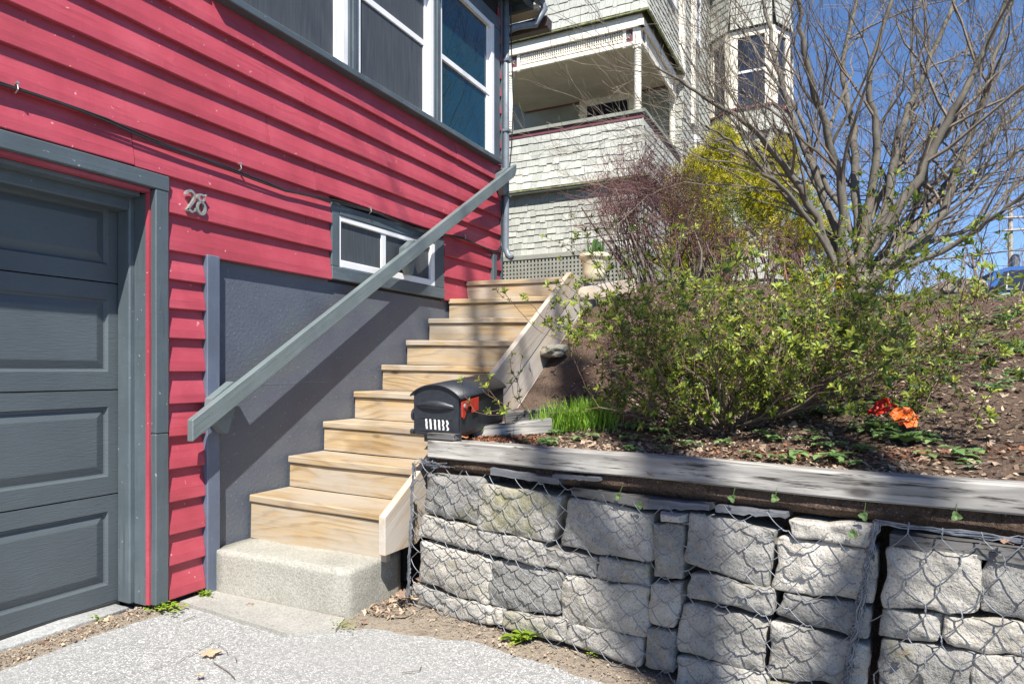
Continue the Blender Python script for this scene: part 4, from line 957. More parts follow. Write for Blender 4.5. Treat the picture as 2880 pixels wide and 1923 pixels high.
# side windows and white corner boards of the main body, upper front window
def sidewin(y0, y1, z0, z1, x=.232):
    b = MB(); b.box((x, y0-.0, z0), (x+.014, y1, z1)); wn = b.obj('window', 'glass_dark', nb)
    for a in ((y0-.07, y0-.001, z0-.07, z1+.07), (y1+.001, y1+.07, z0-.07, z1+.07), (y0, y1, z1+.001, z1+.07), (y0, y1, z0-.07, z0-.001), (y0, y1, (z0+z1)/2-.03, (z0+z1)/2+.03)):
        b = MB(); b.box((x, a[0], a[2]), (x+.05, a[1], a[3])); b.obj('frame', 'white', wn)
sidewin(13.30, 13.66, 3.9, 5.6); sidewin(13.30, 13.66, 7.6, 9.2); sidewin(10.2, 10.85, 7.45, 8.9, XR+.005); sidewin(11.3, 11.7, 7.45, 8.9, XR+.005)
b = MB(); b.box((.10, 12.14, 6.30), (.29, 12.26, 9.4)); b.obj('corner_board', 'cream', nb); b = MB(); b.box((.232, 12.95, 5.8), (.30, 13.10, 9.4)); b.obj('corner_board', 'cream', nb)
b = MB(); b.box((-2.9, YF-.09, 7.16), (-.25, YF, 7.215)); us = b.obj('window_sill', 'cream', nb); b = MB(); b.box((-2.6, YF-.03, 7.22), (-.45, YF-.005, 8.6)); b.obj('window', 'glass_dark', nb)
b = MB(); b.box((-.44, YF-.06, 7.22), (-.30, YF-.005, 8.7)); b.box((-2.9, YF-.05, 7.128), (-.25, YF-.004, 7.158)); b.obj('window_frame', 'plum', nb)
# round bay tower
TP = [(.235, 15.0), (.72, 14.6), (1.53, 14.6), (1.78, 15.15), (1.78, 16.2), (.235, 16.6)]
b = MB(); b.prism([Vector((x*.985, y+.02, 2.4)) for x, y in TP], Vector((0, 0, 7.1))); b.obj('bay_tower', 'olive', nb, label='faceted bay tower of the shingled house')
for (x0, y0), (x1, y1) in list(zip(TP, TP[1:]))[:4]:
    d = Vector((x1-x0, y1-y0, 0)); n_ = Vector((d.y, -d.x, 0)); Lh = d.length
    shingles((x0, y0, 3.0), d, Lh, 3.0, 5.95, n_, .15); shingles((x0, y0, 6.0), d, Lh, 6.0, 6.50, n_, .15, flare=.09); shingles((x0, y0, 8.15), d, Lh, 8.15, 9.4, n_, .15, flare=.09)
    n_.normalize(); dd = d.normalized()
    def slab(m, nm, a0, a1, o0, o1, z0, z1, par=nb):
        b = MB(); b.add([Vector((x0, y0, z))+dd*a+n_*o for a in (a0, a1) for o in (o0, o1) for z in (z0, z1)], [(0, 1, 3, 2), (4, 6, 7, 5), (0, 4, 5, 1), (2, 3, 7, 6), (0, 2, 6, 4), (1, 5, 7, 3)]); return b.obj(nm, m, par)
    slab('plum', 'sill_band', 0, Lh, 0, .05, 6.505, 6.545); slab('cream', 'head_band', 0, Lh, .0, .045, 7.98, 8.12)
    wn = slab('glass_dark', 'window', .13, Lh-.13, .0, .01, 6.55, 7.975)
    slab('cream', 'frame', .0, .14, .0, .04, 6.55, 7.975, wn); slab('cream', 'frame', Lh-.14, Lh, .0, .04, 6.55, 7.975, wn); slab('white', 'meeting_rail', .141, Lh-.141, .0, .03, 7.24, 7.29, wn)
    if Lh > .7: shingles((x0, y0, 8.15), d, .01, 8.15, 8.3, n_, .15)
rest.obj('shingle', 'shingle', nb, kind='stuff', label='remaining weathered shingles of the upper and side walls')
# ================================================================ PLANTS
def grow(b, p, d, L, r, depth, rng, spread=.5, up=.25, kids=(3, 5), seg=5, wob=.16, sides=5, rmin=.0012, shrink=(.5, .75), tips=None, thin=.5):
    """branch: a bent tapering tube that carries smaller ones"""
    pts = [p.copy()]; q = p.copy(); dd = d.normalized()
    for i in range(seg):
        dd = (dd+Vector((rng.gauss(0, wob), rng.gauss(0, wob), rng.gauss(0, wob)+up*.12))).normalized(); q = q+dd*L/seg; pts.append(q.copy())
    rs = [max(rmin, r*(1-thin*i/seg)) for i in range(seg+1)]
    b.tube(pts, rs, sides, False)
    if depth == 0:
        if tips is not None: tips.append((pts[-1], dd))
        return
    n = rng.randint(*kids)
    for k in range(n):
        t_ = rng.uniform(.3, 1) if k else 1.0; i = min(seg-1, int(t_*seg)); a = pts[i].lerp(pts[i+1], min(1, t_*seg-i))
        ax = dd.orthogonal(); ax.rotate(Matrix.Rotation(rng.random()*6.28, 3, dd)); nd = (dd+ax*spread*rng.uniform(.5, 1.3)+Vector((0, 0, up*.5))).normalized()
        grow(b, a, nd, L*rng.uniform(*shrink), max(rmin, rs[i]*rng.uniform(.5, .72)), depth-1, rng, spread, up, kids, max(3, seg-1), wob, max(3, sides-1), rmin, shrink, tips, thin)

# ---- bare many-stemmed tree on the crest
TB = Vector((2.95, 7.05, 1.86))
tree = thing('bare_tree', TB, 'bare many-stemmed tree fanning out over the garden crest', 'tree')
dsp = lambda x, y: (x*1.2266, y*1.2266)
STEMS = [([(1955, 640), (1840, 485), (1760, 400), (1690, 335), (1620, 290)], .020, -.9), ([(1958, 640), (1870, 500), (1780, 355), (1700, 275), (1600, 215), (1500, 150)], .030, -.5),
 ([(1962, 640), (1900, 480), (1840, 330), (1790, 180), (1750, 0), (1730, -120)], .034, .6), ([(1966, 640), (1930, 440), (1890, 280), (1850, 150), (1830, 0), (1800, -150)], .036, -.6),
 ([(1970, 640), (1965, 450), (1955, 300), (1935, 150), (1965, 0), (1990, -150)], .036, .9), ([(1975, 640), (2000, 430), (2010, 300), (1995, 180), (2045, 0), (2080, -120)], .034, -.3),
 ([(1980, 640), (2030, 480), (2065, 300), (2125, 160), (2190, 0), (2240, -130)], .038, .4), ([(1985, 640), (2080, 450), (2160, 300), (2225, 180), (2310, 0), (2360, -120)], .040, -.7),
 ([(1990, 645), (2110, 500), (2210, 380), (2300, 290), (2400, 210)], .036, .9), ([(2000, 645), (2130, 540), (2190, 400), (2250, 250), (2290, 100), (2345, -60)], .036, -.2),
 ([(2010, 648), (2160, 572), (2260, 515), (2348, 440), (2450, 350)], .024, -1.0), ([(2005, 648), (2120, 560), (2230, 520), (2330, 425), (2430, 380)], .022, .5),
 ([(1985, 640), (2060, 540), (2140, 420), (2260, 330), (2360, 180)], .030, 1.3), ([(1972, 640), (1985, 520), (2060, 380), (2100, 230), (2090, 90), (2130, -80)], .030, 1.2),
 ([(1964, 640), (1950, 520), (1870, 380), (1830, 260), (1740, 130), (1680, 40)], .028, 1.0), ([(1960, 640), (1905, 545), (1800, 450), (1730, 330), (1640, 230), (1560, 100)], .022, .8),
 ([(1975, 640), (2040, 560), (2170, 450), (2290, 370), (2400, 320)], .028, 1.5), ([(1990, 640), (2090, 560), (2230, 440), (2350, 330)], .022, -.4)]
rt = random.Random(11); twb = MB()
for pl_, r0, dz in STEMS:
    pts = []
    for i, (x, y) in enumerate(pl_):
        u, v = dsp(x, y); t_ = i/(len(pl_)-1); pts.append(at(u, v, 6.3+dz*t_))
    pts[0] = TB+Vector((rt.uniform(-.12, .16), rt.uniform(-.10, .1), -.05))
    fine = []
    for i in range(len(pts)-1):                              # smooth the limb
        p0, p1, p2, p3 = pts[max(0, i-1)], pts[i], pts[i+1], pts[min(len(pts)-1, i+2)]
        for k in range(5):
            t_ = k/5; q = .5*((2*p1)+(p2-p0)*t_+(2*p0-5*p1+4*p2-p3)*t_*t_+(3*p1-p0-3*p2+p3)*t_**3)
            fine.append(q+Vector((rt.gauss(0, .010), rt.gauss(0, .010), rt.gauss(0, .008))))
    fine.append(pts[-1]); n = len(fine)
    b = MB(); rs = [max(.007, r0*1.3*(1-.82*i/n)) for i in range(n)]; b.tube(fine, rs, 8, False)
    for k in range(13):
        i = rt.randint(int(n*.22), n-2); d = (fine[i+1]-fine[i]).normalized(); ax = d.orthogonal(); ax.rotate(Matrix.Rotation(rt.random()*6.28, 3, d))
        nd = (d+ax*rt.uniform(.35, .8)+Vector((0, 0, .25))).normalized()
        Ls = rt.uniform(.5, 1.15); sub = MB()
        grow(twb, fine[i], nd, Ls, max(.004, rs[i]*rt.uniform(.32, .55)), 3, rt, .55, .35, (2, 4), 5, .13, 5, .0016, (.45, .72))
    b.obj('stem', 'bark', tree, org=fine[0], smooth=True)
twb.obj('twigs', 'twig', tree, org=TB, kind='stuff')

# ---- brown barberry thicket before the porch corner
bar = thing('barberry_bush', (1.55, 7.0, 2.0), 'tangled leafless purple brown bush in front of the porch corner', 'bush')
rb_ = random.Random(5); b = MB(); fine_b = MB()
for k in range(100):
    x = .85+1.9*rb_.random()**1.35; y = rb_.uniform(6.5, 7.5); p = Vector((x, y, Hg(x, y)-.03)); d = Vector((rb_.uniform(-.35, .25)-(.22 if x < 1.5 else 0), rb_.uniform(-.3, .3), 1))
    hgt = lerp(1.10, .58, sstep(1.0, 1.8, x))
    grow(b if k % 3 else fine_b, p, d, hgt*rb_.uniform(.6, 1.0), rb_.uniform(.006, .014), 0, rb_, .5, .2, seg=6, wob=.14, sides=5)
    grow(fine_b, p+d.normalized()*hgt*rb_.uniform(.2, .5), d+Vector((rb_.uniform(-.6, .4), rb_.uniform(-.4, .4), 0)), hgt*rb_.uniform(.3, .55), .005, 3, rb_, .7, .15, (2, 4), 4, .2, 3, .0014, (.5, .8))
for k in range(46):
    x = rb_.uniform(.85, 1.5); y = rb_.uniform(6.5, 7.3); p = Vector((x, y, Hg(x, y)+rb_.uniform(.3, .75)))
    grow(fine_b, p, Vector((rb_.uniform(-.7, .35), rb_.uniform(-.4, .3), rb_.uniform(.4, 1.1))), rb_.uniform(.28, .45), .0045, 3, rb_, .75, .12, (3, 4), 4, .2, 3, .0017, (.5, .8))
b.obj('stem', 'twig', bar, kind='stuff'); fine_b.obj('twigs', 'barberry', bar, kind='stuff')

# ---- golden cypress shrubs
def cypress(loc, blobs, n, rng, label):
    t = thing('golden_cypress', loc, label, 'shrub', 'golden cypresses beside the shingled house'); b = MB(); wd = MB()
    for k in range(n):
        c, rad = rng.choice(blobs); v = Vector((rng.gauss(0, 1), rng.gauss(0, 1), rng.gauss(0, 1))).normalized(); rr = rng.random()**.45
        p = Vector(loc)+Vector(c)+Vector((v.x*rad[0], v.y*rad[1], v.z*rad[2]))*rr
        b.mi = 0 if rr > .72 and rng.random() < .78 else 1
        d = (v+Vector((0, 0, .5))+Vector((rng.gauss(0, .4), rng.gauss(0, .4), rng.gauss(0, .3)))).normalized(); L = rng.uniform(.06, .13); sd_ = d.orthogonal().normalized(); sd_.rotate(Matrix.Rotation(rng.random()*6.28, 3, d))
        for j in range(5):                                   # one flat feathery spray
            q = p+d*L*(.1+.18*j); s_ = (-1)**j; dd = (d+sd_*s_*.9).normalized() if j < 4 else d; l = L*(.55-.06*j); nn = d.cross(sd_)*.006
            b.add([q, q+dd*l*.5+d*.006+nn, q+dd*l, q+dd*l*.5-d*.008], [(0, 1, 2, 3)])
    for c, rad in blobs:
        c = Vector(loc)+Vector(c); wd.tube([Vector(loc), Vector(loc).lerp(c, .6)+Vector((.03, 0, 0)), c], [.03, .02, .006], 6)
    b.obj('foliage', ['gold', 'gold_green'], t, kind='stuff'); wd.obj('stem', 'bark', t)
rc = random.Random(3)
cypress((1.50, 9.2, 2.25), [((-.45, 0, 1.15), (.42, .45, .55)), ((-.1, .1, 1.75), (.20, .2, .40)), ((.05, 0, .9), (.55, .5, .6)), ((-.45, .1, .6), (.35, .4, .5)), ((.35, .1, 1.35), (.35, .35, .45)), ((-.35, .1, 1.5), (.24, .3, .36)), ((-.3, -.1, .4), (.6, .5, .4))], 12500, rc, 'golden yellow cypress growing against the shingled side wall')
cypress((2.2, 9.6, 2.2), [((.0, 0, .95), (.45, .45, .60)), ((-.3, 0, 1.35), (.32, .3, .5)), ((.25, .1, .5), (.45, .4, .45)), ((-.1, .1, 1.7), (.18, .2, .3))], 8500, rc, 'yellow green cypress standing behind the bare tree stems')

# ---- forsythia
fo = thing('forsythia_bush', (2.72, 7.0, 1.88), 'low yellow flowering bush at the foot of the bare tree', 'bush'); rf = random.Random(8); wd = MB(); b = MB()
for k in range(46):
    a = rf.random()*6.28; p = Vector((2.70, 6.9, 1.84)); d = Vector((math.cos(a)*.6-.05, math.sin(a)*.6, rf.uniform(.4, 1.1))); tl = []
    L = rf.uniform(.22, .46); q = p.copy(); dd = d.normalized(); pts = [q.copy()]
    for i in range(6): dd = (dd+Vector((0, 0, -.14))+Vector((rf.gauss(0, .08), rf.gauss(0, .08), 0))).normalized(); q = q+dd*L/6; pts.append(q.copy())
    wd.tube(pts, [.004-.0004*i for i in range(7)], 4, False)
    for q in pts[1:]:
        for j in range(4):
            d2 = Vector((rf.gauss(0, 1), rf.gauss(0, 1), rf.gauss(0, 1))).normalized(); b.leaf(q+d2*.01, d2, Vector((0, 0, 1)), .026, .013)
wd.obj('stem', 'twig', fo, kind='stuff'); b.obj('petals', 'forsythia', fo, kind='stuff')

# ---- azalea: sprawling, open, leaf whorls at the twig ends
def whorl(b, p, d, rng, n, L, fresh):
    d = d.normalized(); ax = d.orthogonal().normalized(); sd_ = d.cross(ax); ph = rng.random()*6.28
    for k in range(n):
        a = ph+k*2.4; o = (ax*math.cos(a)+sd_*math.sin(a)); ld = (o*rng.uniform(.75, 1.1)+d*rng.uniform(.25, .8)+Vector((0, 0, .15))).normalized()
        b.mi = 0 if rng.random() < fresh else 1
        l = L*rng.uniform(.6, 1.0); b.leaf(p-d*rng.uniform(0, .02), ld, d, l, l*.36, .22, .12)
az0 = Vector((2.42, 3.12, 0)); az0.z = Hg(az0.x, az0.y)-.03
az = thing('azalea_bush', az0, 'broad open azalea bush with yellow green leaf clusters in the middle of the bed', 'bush')
ra_ = random.Random(21); wd = MB(); tw = MB(); lf = MB(); ntip = 0
def az_branch(p, d, L, r, depth, wob=.13):
    pts = [p.copy()]; q = p.copy(); dd = d.normalized(); seg = 6
    for i in range(seg):
        dd = (dd+Vector((ra_.gauss(0, .17), ra_.gauss(0, .17), ra_.gauss(0, .11)+.05))).normalized(); q = q+dd*L/seg
        g = Hg(q.x, q.y)+.03
        if q.z < g: q.z = g; dd.z = abs(dd.z)
        if q.x < 1.30: q.x = 1.30+.02*ra_.random()
        pts.append(q.copy())
    rs = [max(.0014, r*(1-.6*i/seg)) for i in range(seg+1)]
    (wd if r > .0045 else tw).tube(pts, rs, 6 if r > .005 else 4, False)
    if depth == 0:
        whorl(lf, pts[-1], dd, ra_, ra_.randint(6, 9), ra_.uniform(.026, .038), .74)
        for i in (2, 4):
            if ra_.random() < .55: whorl(lf, pts[i], dd, ra_, 4, ra_.uniform(.02, .03), .3)
        return
    if depth == 1:
        for i in (1, 2, 3, 4):
            if ra_.random() < .38: whorl(lf, pts[i]+Vector((ra_.gauss(0, .015), ra_.gauss(0, .015), .012)), dd+Vector((0, 0, .6)), ra_, 6, ra_.uniform(.022, .034), .6)
    for k in range(ra_.randint(2, 4)+(1 if depth == 2 else 0)):
        i = ra_.randint(2, seg) if k else seg; ax = dd.orthogonal(); ax.rotate(Matrix.Rotation(ra_.random()*6.28, 3, dd))
        nd = dd+ax*ra_.uniform(.4, 1.0)+Vector((0, 0, .18)); az_branch(pts[i], nd, L*ra_.uniform(.42, .72), rs[i]*ra_.uniform(.45, .65), depth-1)
for k in range(50):
    a = ra_.uniform(-.35, 3.5) if k % 4 else ra_.random()*6.28
    dx, dy = math.cos(a), math.sin(a)*.9
    az_branch(az0+Vector((dx*.06, dy*.05, 0)), Vector((dx*1.0, dy*.6-.08, ra_.uniform(-.02, .62))), ra_.uniform(.34, .62)*(1.15 if dx > .5 else 1.25 if dx < -.6 else .85), ra_.uniform(.0045, .0095), 3)
for k in range(20):
    a = ra_.uniform(3.5, 6.0); az_branch(az0+Vector((math.cos(a)*.05, math.sin(a)*.05, .04)), Vector((math.cos(a)*1.2, math.sin(a)*.45, ra_.uniform(.25, .8))), ra_.uniform(.22, .42), .006, 2)
for (u, v, t_), (u2, v2) in (((2250, 1000, 3.3), (2330, 930)), ((2100, 950, 3.5), (2060, 700)), ((2420, 960, 3.4), (2770, 700)), ((2500, 900, 3.3), (2690, 720)), ((1800, 950, 3.5), (1660, 720)), ((2350, 1010, 3.2), (2770, 830)), ((2300, 900, 3.6), (2480, 480)), ((2200, 860, 3.5), (2440, 640)), ((2500, 1000, 3.1), (2640, 820)), ((1900, 900, 3.6), (1640, 780))):
    a, c = at(u, v, t_), at(u2, v2, t_); mid = a.lerp(c, .5)+Vector((0, 0, -.03)); tw.tube([a, mid, c], [.003, .0025, .0018], 4, False); d = c-mid
    for j in range(4): whorl(lf, c-d.normalized()*.035*j, d, ra_, 6 if j == 0 else 4, .03-.003*j, .8-.2*j)
wd.obj('stem', 'azalea_wood', az, kind='stuff', smooth=True); tw.obj('twigs', 'azalea_twig', az, kind='stuff'); lf.obj('foliage', ['leaf_new', 'leaf_old'], az, kind='stuff')
# ---- spring grass clump, ground cover, litter
rg = random.Random(31)
gp = Vector((1.66, 3.24, 0)); gp.z = Hg(gp.x, gp.y)
b = MB()
for k in range(900):
    x = gp.x+rg.gauss(0, .105)*1.05; y = gp.y+rg.gauss(0, .07)
    if abs(x-gp.x) > .23 or abs(y-gp.y) > .16: continue
    z = Hg(x, y)-.01; L = rg.uniform(.10, .175); ln = Vector((rg.gauss(0, .17), rg.gauss(0, .12), 1)); w_ = rg.uniform(.0016, .003); a = rg.random()*6.28; sdv = Vector((math.cos(a), math.sin(a), 0))*w_
    p = Vector((x, y, z)); m1 = p+ln*L*.55; t_ = p+ln*L+Vector((rg.gauss(0, .012), rg.gauss(0, .012), -.004)); b.add([p-sdv, p+sdv, m1+sdv*.9, m1-sdv*.9, t_], [(0, 1, 2, 3), (3, 2, 4)])
tag(b.obj('grass_clump', 'grass_blade', None, org=gp), 'bright green clump of young grass blades behind the wall timber', 'grass')
def trifoliate(b, p, rng, L, stem=.03):
    for _ in range(rng.randint(2, 4)):
        a = rng.random()*6.28; h = rng.uniform(.4, 1)*stem; c = p+Vector((math.cos(a)*h*1.1, math.sin(a)*h*1.1, h))
        for k in range(3): an = a+(k-1)*1.7; b.leaf(c, Vector((math.cos(an), math.sin(an), rng.uniform(-.15, .35))), Vector((0, 0, 1)), L*rng.uniform(.75, 1.1), L*.75, .15, .2)
b = MB(); cnt = 0
while cnt < 620:
    s = rg.uniform(.0, 4.2); q = rg.uniform(.12, 4.6); p = G(s, q, 0)
    if p.x < 1.05: continue
    if N3(p.x, p.y, 4, 1.3) < -.02 and rg.random() < .85: continue
    p.z = Hg(p.x, p.y); trifoliate(b, p, rg, rg.uniform(.024, .048)); cnt += 1
for _ in range(330):
    p = G(rg.uniform(1.2, 4.4), rg.uniform(1.0, 4.9), 0)
    if N3(p.x, p.y, 4, 1.6) > -.15: p.z = Hg(p.x, p.y); trifoliate(b, p, rg, rg.uniform(.024, .044))
b.obj('ground_cover', 'leaf_ground', None, org=(2.5, 4, 1), kind='stuff')
b = MB()
def chip(b, p, rng, L, flat=.35):
    a = rng.random()*6.28; d = Vector((math.cos(a), math.sin(a), rng.gauss(0, flat))); sdv = Vector((-math.sin(a), math.cos(a), rng.gauss(0, flat))); w_ = L*rng.uniform(.25, .8)
    b.add([p-d*L*.5, p+sdv*w_*.5+Vector((0, 0, L*rng.uniform(-.1, .3))), p+d*L*.5, p-sdv*w_*.5], [(0, 1, 2), (0, 2, 3)])
n = 0
while n < 22000:
    s = rg.uniform(-.05, 4.0); q = .10+4.7*rg.random()**1.5; p = G(s, q, 0)
    if p.x < 1.0: continue
    if N3(p.x, p.y, 8, 1.1) < -.12 and rg.random() < .7: continue
    p.z = Hg(p.x, p.y)+.004; chip(b, p, rg, rg.uniform(.008, .03)*(1 if n % 12 else 1.7)); n += 1
b.obj('leaf_litter', 'litter', None, org=(2.5, 4, 1), kind='stuff')
b = MB()
for _ in range(420):
    p = G(rg.uniform(.0, 4.2), rg.uniform(.15, 4.8), 0)
    if p.x < 1.05: continue
    p.z = Hg(p.x, p.y)+.012; a = rg.random()*6.28; L = rg.uniform(.05, .22); d = Vector((math.cos(a), math.sin(a), rg.gauss(0, .12))); b.tube([p-d*L*.5, p+Vector((0, 0, .006)), p+d*L*.5], rg.uniform(.0008, .002), 4)
b.obj('fallen_sticks', 'twig', None, org=(2.5, 4, 1), kind='stuff')
b = MB(); n = 0
while n < 5200:
    cx, cy, rx, ry = rg.choice(((1.42, 2.93, .2, .1), (1.42, 2.93, .2, .1), (3.25, 4.3, .6, .35), (2.0, 4.9, .55, .3), (2.9, 4.9, .4, .3), (2.9, 2.65, .8, .12)))
    x = cx+rg.gauss(0, .5)*rx; y = cy+rg.gauss(0, .5)*ry
    if x < 1.0 or (Vector((x, y, 0))-G0).dot(GN) < .1: continue
    chip(b, Vector((x, y, Hg(x, y)+.006)), rg, rg.uniform(.006, .022)); n += 1
b.obj('red_mulch', 'mulch_red', None, org=(2, 3, 1), kind='stuff')
b = MB()                                                    # crumbs and bits along the dirt strips on the drive
for k in range(2600):
    t_ = rg.random(); j = rg.random()
    if j < .35: p = Vector((rg.uniform(-.09, .05)+rg.gauss(0, .015), lerp(1.2, 2.16, t_), .012))
    elif j < .8: p = G(rg.uniform(-.15, 2.6), -.10+rg.gauss(0, .05), .016)
    else: p = Vector((rg.uniform(.9, 1.08), rg.uniform(2.45, 3.2), .02))
    chip(b, p, rg, rg.uniform(.004, .018)*(1 if j < .8 else 1.8), .5)
b.obj('dirt_crumbs', 'litter', None, org=(1, 2.4, 0), kind='stuff')
# ---- flowers
def primrose(u, v, t_, mat, n, label):
    p = at(u, v, t_); p.z = Hg(p.x, p.y); t = thing('flowering_plant', p, label, 'flower', 'bright primulas in the bed'); b = MB(); rr = random.Random(int(u))
    for k in range(16): a = rr.random()*6.28; b.leaf(p+Vector((0, 0, .01)), Vector((math.cos(a), math.sin(a), rr.uniform(.3, 1.1))), Vector((0, 0, 1)), rr.uniform(.06, .09), .042, .2, .3)
    b.obj('foliage', 'leaf_ground', t)
    for k in range(n):
        a = rr.random()*6.28; o = rr.uniform(.0, .045); c = p+Vector((math.cos(a)*o, math.sin(a)*o, rr.uniform(.085, .125))); b = MB(); nr = Vector((math.cos(a)*.5, math.sin(a)*.5-.6, .8)).normalized(); ax = nr.orthogonal().normalized(); sv = nr.cross(ax)
        for j in range(5): an = j*1.257+a; dd = ax*math.cos(an)+sv*math.sin(an)+nr*.25; b.leaf(c, dd, nr, .029, .032, .1, .25)
        b.obj('bloom', mat, t, org=c)
primrose(2485, 1165, 2.62, 'petal_red', 9, 'red primula, the left one of the two bright flowers')
primrose(2548, 1262, 2.44, 'petal_orange', 11, 'orange primula, the right one of the two bright flowers')
# ---- weeds
def weed(p, n, L, label, mat='leaf_weed', tall=.4, spread=.05):
    rr = random.Random(int(abs(p.x*1000+p.y*777))); b = MB()
    for k in range(n):
        a = rr.random()*6.28; o = Vector((rr.gauss(0, spread), rr.gauss(0, spread*.6), 0)); b.leaf(p+o+Vector((0, 0, rr.uniform(0, .03)*tall*2)), Vector((math.cos(a), math.sin(a), rr.uniform(.1, tall*2))), Vector((0, 0, 1)), L*rr.uniform(.6, 1.2), L*.5, .15, .25)
    tag(b.obj('weed', mat, None, org=p), label, 'weed', 'weeds along the driveway edges')
for u, v, n, L, sp, lab in ((400, 1690, 95, .026, .045, 'light green weed tuft at the corner of the garage casing'), (570, 1652, 70, .020, .022, 'small green weed between the red boards and the concrete step'),
    (1465, 1800, 30, .062, .016, 'leafy dandelion at the foot of the stone wall'), (1663, 1845, 22, .02, .03, 'little weed under the wall on the shaded edge of the drive'), (1112, 1622, 8, .05, .006, 'upright green shoot beside the concrete step'),
    (262, 1745, 16, .016, .02, 'tiny weed in front of the garage threshold'), (975, 1758, 40, .013, .04, 'yellow green moss weed at the front corner of the step')):
    weed({400: Vector((.045, 2.10, .012)), 570: Vector((.06, 2.31, .012))}.get(u) or (CP+ray(u, v)*((.012-CP.z)/ray(u, v).z)), n, L, lab, spread=sp)
for k, (u, v) in enumerate(((1740, 1395), (1800, 1420), (2180, 1400), (2430, 1450), (2690, 1450), (2060, 1400), (2400, 1500))):
    s, z = onG(u, v, -.03); p = G(s, -.03, z); b = MB()
    for j in range(3): an = j*2.1+k; b.leaf(p, (-GN*.6+GD*math.cos(an)+Vector((0, 0, math.sin(an)))), -GN, .017, .016, .1, .2)
    b.tube([p, p+GN*.03+Vector((0, 0, .035))], .001, 3)
    tag(b.obj('clover_sprig', 'leaf_ground', None, org=p), ('clover sprig under the timber, leftmost of the row', 'second clover sprig from the left under the timber', 'clover sprig under the timber above the pale leaning slate', 'clover sprig just left of the wire lacing seam', 'clover sprig right of the wire lacing seam under the timber', 'third clover sprig from the left under the timber', 'clover sprig hanging lowest, on the block left of the seam')[k], 'clover', 'clover sprigs under the timber')
# ---- dead leaves
def maple_leaf(p, yaw, S, mat, label, curl=.3, grp='dead leaves on the drive'):
    lob = []
    for k in range(5):
        a = (k-2)*.95; L = (1, .95, .8)[abs(k-2)]
        lob += [(a-.36, L*.62), (a-.20, L*.86), (a-.10, L*.80), (a, L), (a+.12, L*.78), (a+.22, L*.84), (a+.38, L*.60)]
    out = [Vector((math.cos(a)*r*S, math.sin(a)*r*S, 0)) for a, r in lob]+[Vector((-.25*S, 0, 0))]
    for q in out: q.z = .008+S*curl*(N3(q.x*1.0, q.y, yaw, 1/S*.9)+.35*(q.length/S)**2)
    rm = Matrix.Rotation(yaw, 3, 'Z'); b = MB(); b.add([p+Vector((0, 0, .006))]+[p+rm @ q for q in out], [(0, i+1, (i+1) % len(out)+1) for i in range(len(out))])
    b.tube([p+rm @ Vector((-.2*S, 0, .008)), p+rm @ Vector((-.7*S, .1*S, .006)), p+rm @ Vector((-1.1*S, .3*S, .006))], .0015, 4)
    tag(b.obj('dead_leaf', mat, None, org=p), label, 'leaf', grp)
gz = lambda u, v, z=.004: CP+ray(u, v)*((z-CP.z)/ray(u, v).z)
maple_leaf(gz(588, 1838), .5, .058, 'deadleaf', 'large pale tan maple leaf lying on the open driveway', .25)
for u, v, S, m_, lab in ((700, 1705, .028, 'deadbrown', 'curled brown leaf at the base of the concrete step'), (490, 1732, .014, 'deadbrown', 'tiny reddish leaf left of the old slab'), (300, 1748, .026, 'deadleaf', 'curled tan leaf by the garage threshold'),
    (548, 1640, .03, 'deadleaf', 'tan leaf leaning on the concrete step beside the red boards'), (525, 1655, .022, 'deadbrown', 'brown leaf at the foot of the lowest red board'), (1025, 1755, .022, 'deadbrown', 'brown leaf right of the step corner'),
    (120, 1812, .03, 'deadbrown', 'brown leaf heap piece on the dirt by the garage door'), (560, 1905, .022, 'deadleaf', 'pale leaf scrap at the bottom edge of the drive'), (1580, 1780, .022, 'deadbrown', 'upright brown leaf against the stones near the dandelion'), (1390, 1770, .02, 'deadleaf', 'pale leaf in the dirt at the wall foot')):
    p = gz(u, v, .006); maple_leaf(p, u*.37, S, m_, lab, .6)
for k in range(16):
    p = Vector((rg.uniform(.93, 1.06), rg.uniform(2.55, 3.15), .03+rg.uniform(0, .05))); maple_leaf(p, rg.random()*6, rg.uniform(.025, .045), rg.choice(('deadleaf', 'deadbrown')), 'curled dead leaf heaped in the gap beside the stone wall', .7, 'dead leaves heaped between stairs and wall')
for u, v, s, z in ((2830, 1530, 0, 0), (2545, 1845, 0, 0), (1830, 1340, 0, 0)):
    s, z = onG(u, v, -.045); maple_leaf(G(s, -.05, z), u, .018, 'deadbrown', {2830: 'brown leaf caught in the netting near the right edge', 2545: 'brown leaf stuck low in the netting right of the lacing', 1830: 'brown leaf on the shelf under the timber'}[u], .8, 'dead leaves caught on the stone wall')
for pts in ([(600, 1860), (640, 1885), (660, 1905)], [(1130, 1890), (1180, 1885), (1185, 1870)], [(515, 1745), (550, 1730)]):
    b = MB(); b.tube([gz(u, v, .006) for u, v in pts], .0018, 4); tag(b.obj('twig', 'twig', None, org=gz(*pts[0])), {600: 'thin twig beside the large maple leaf', 1130: 'bent twig at the bottom of the drive', 515: 'short stick near the old slab'}[pts[0][0]], 'twig')

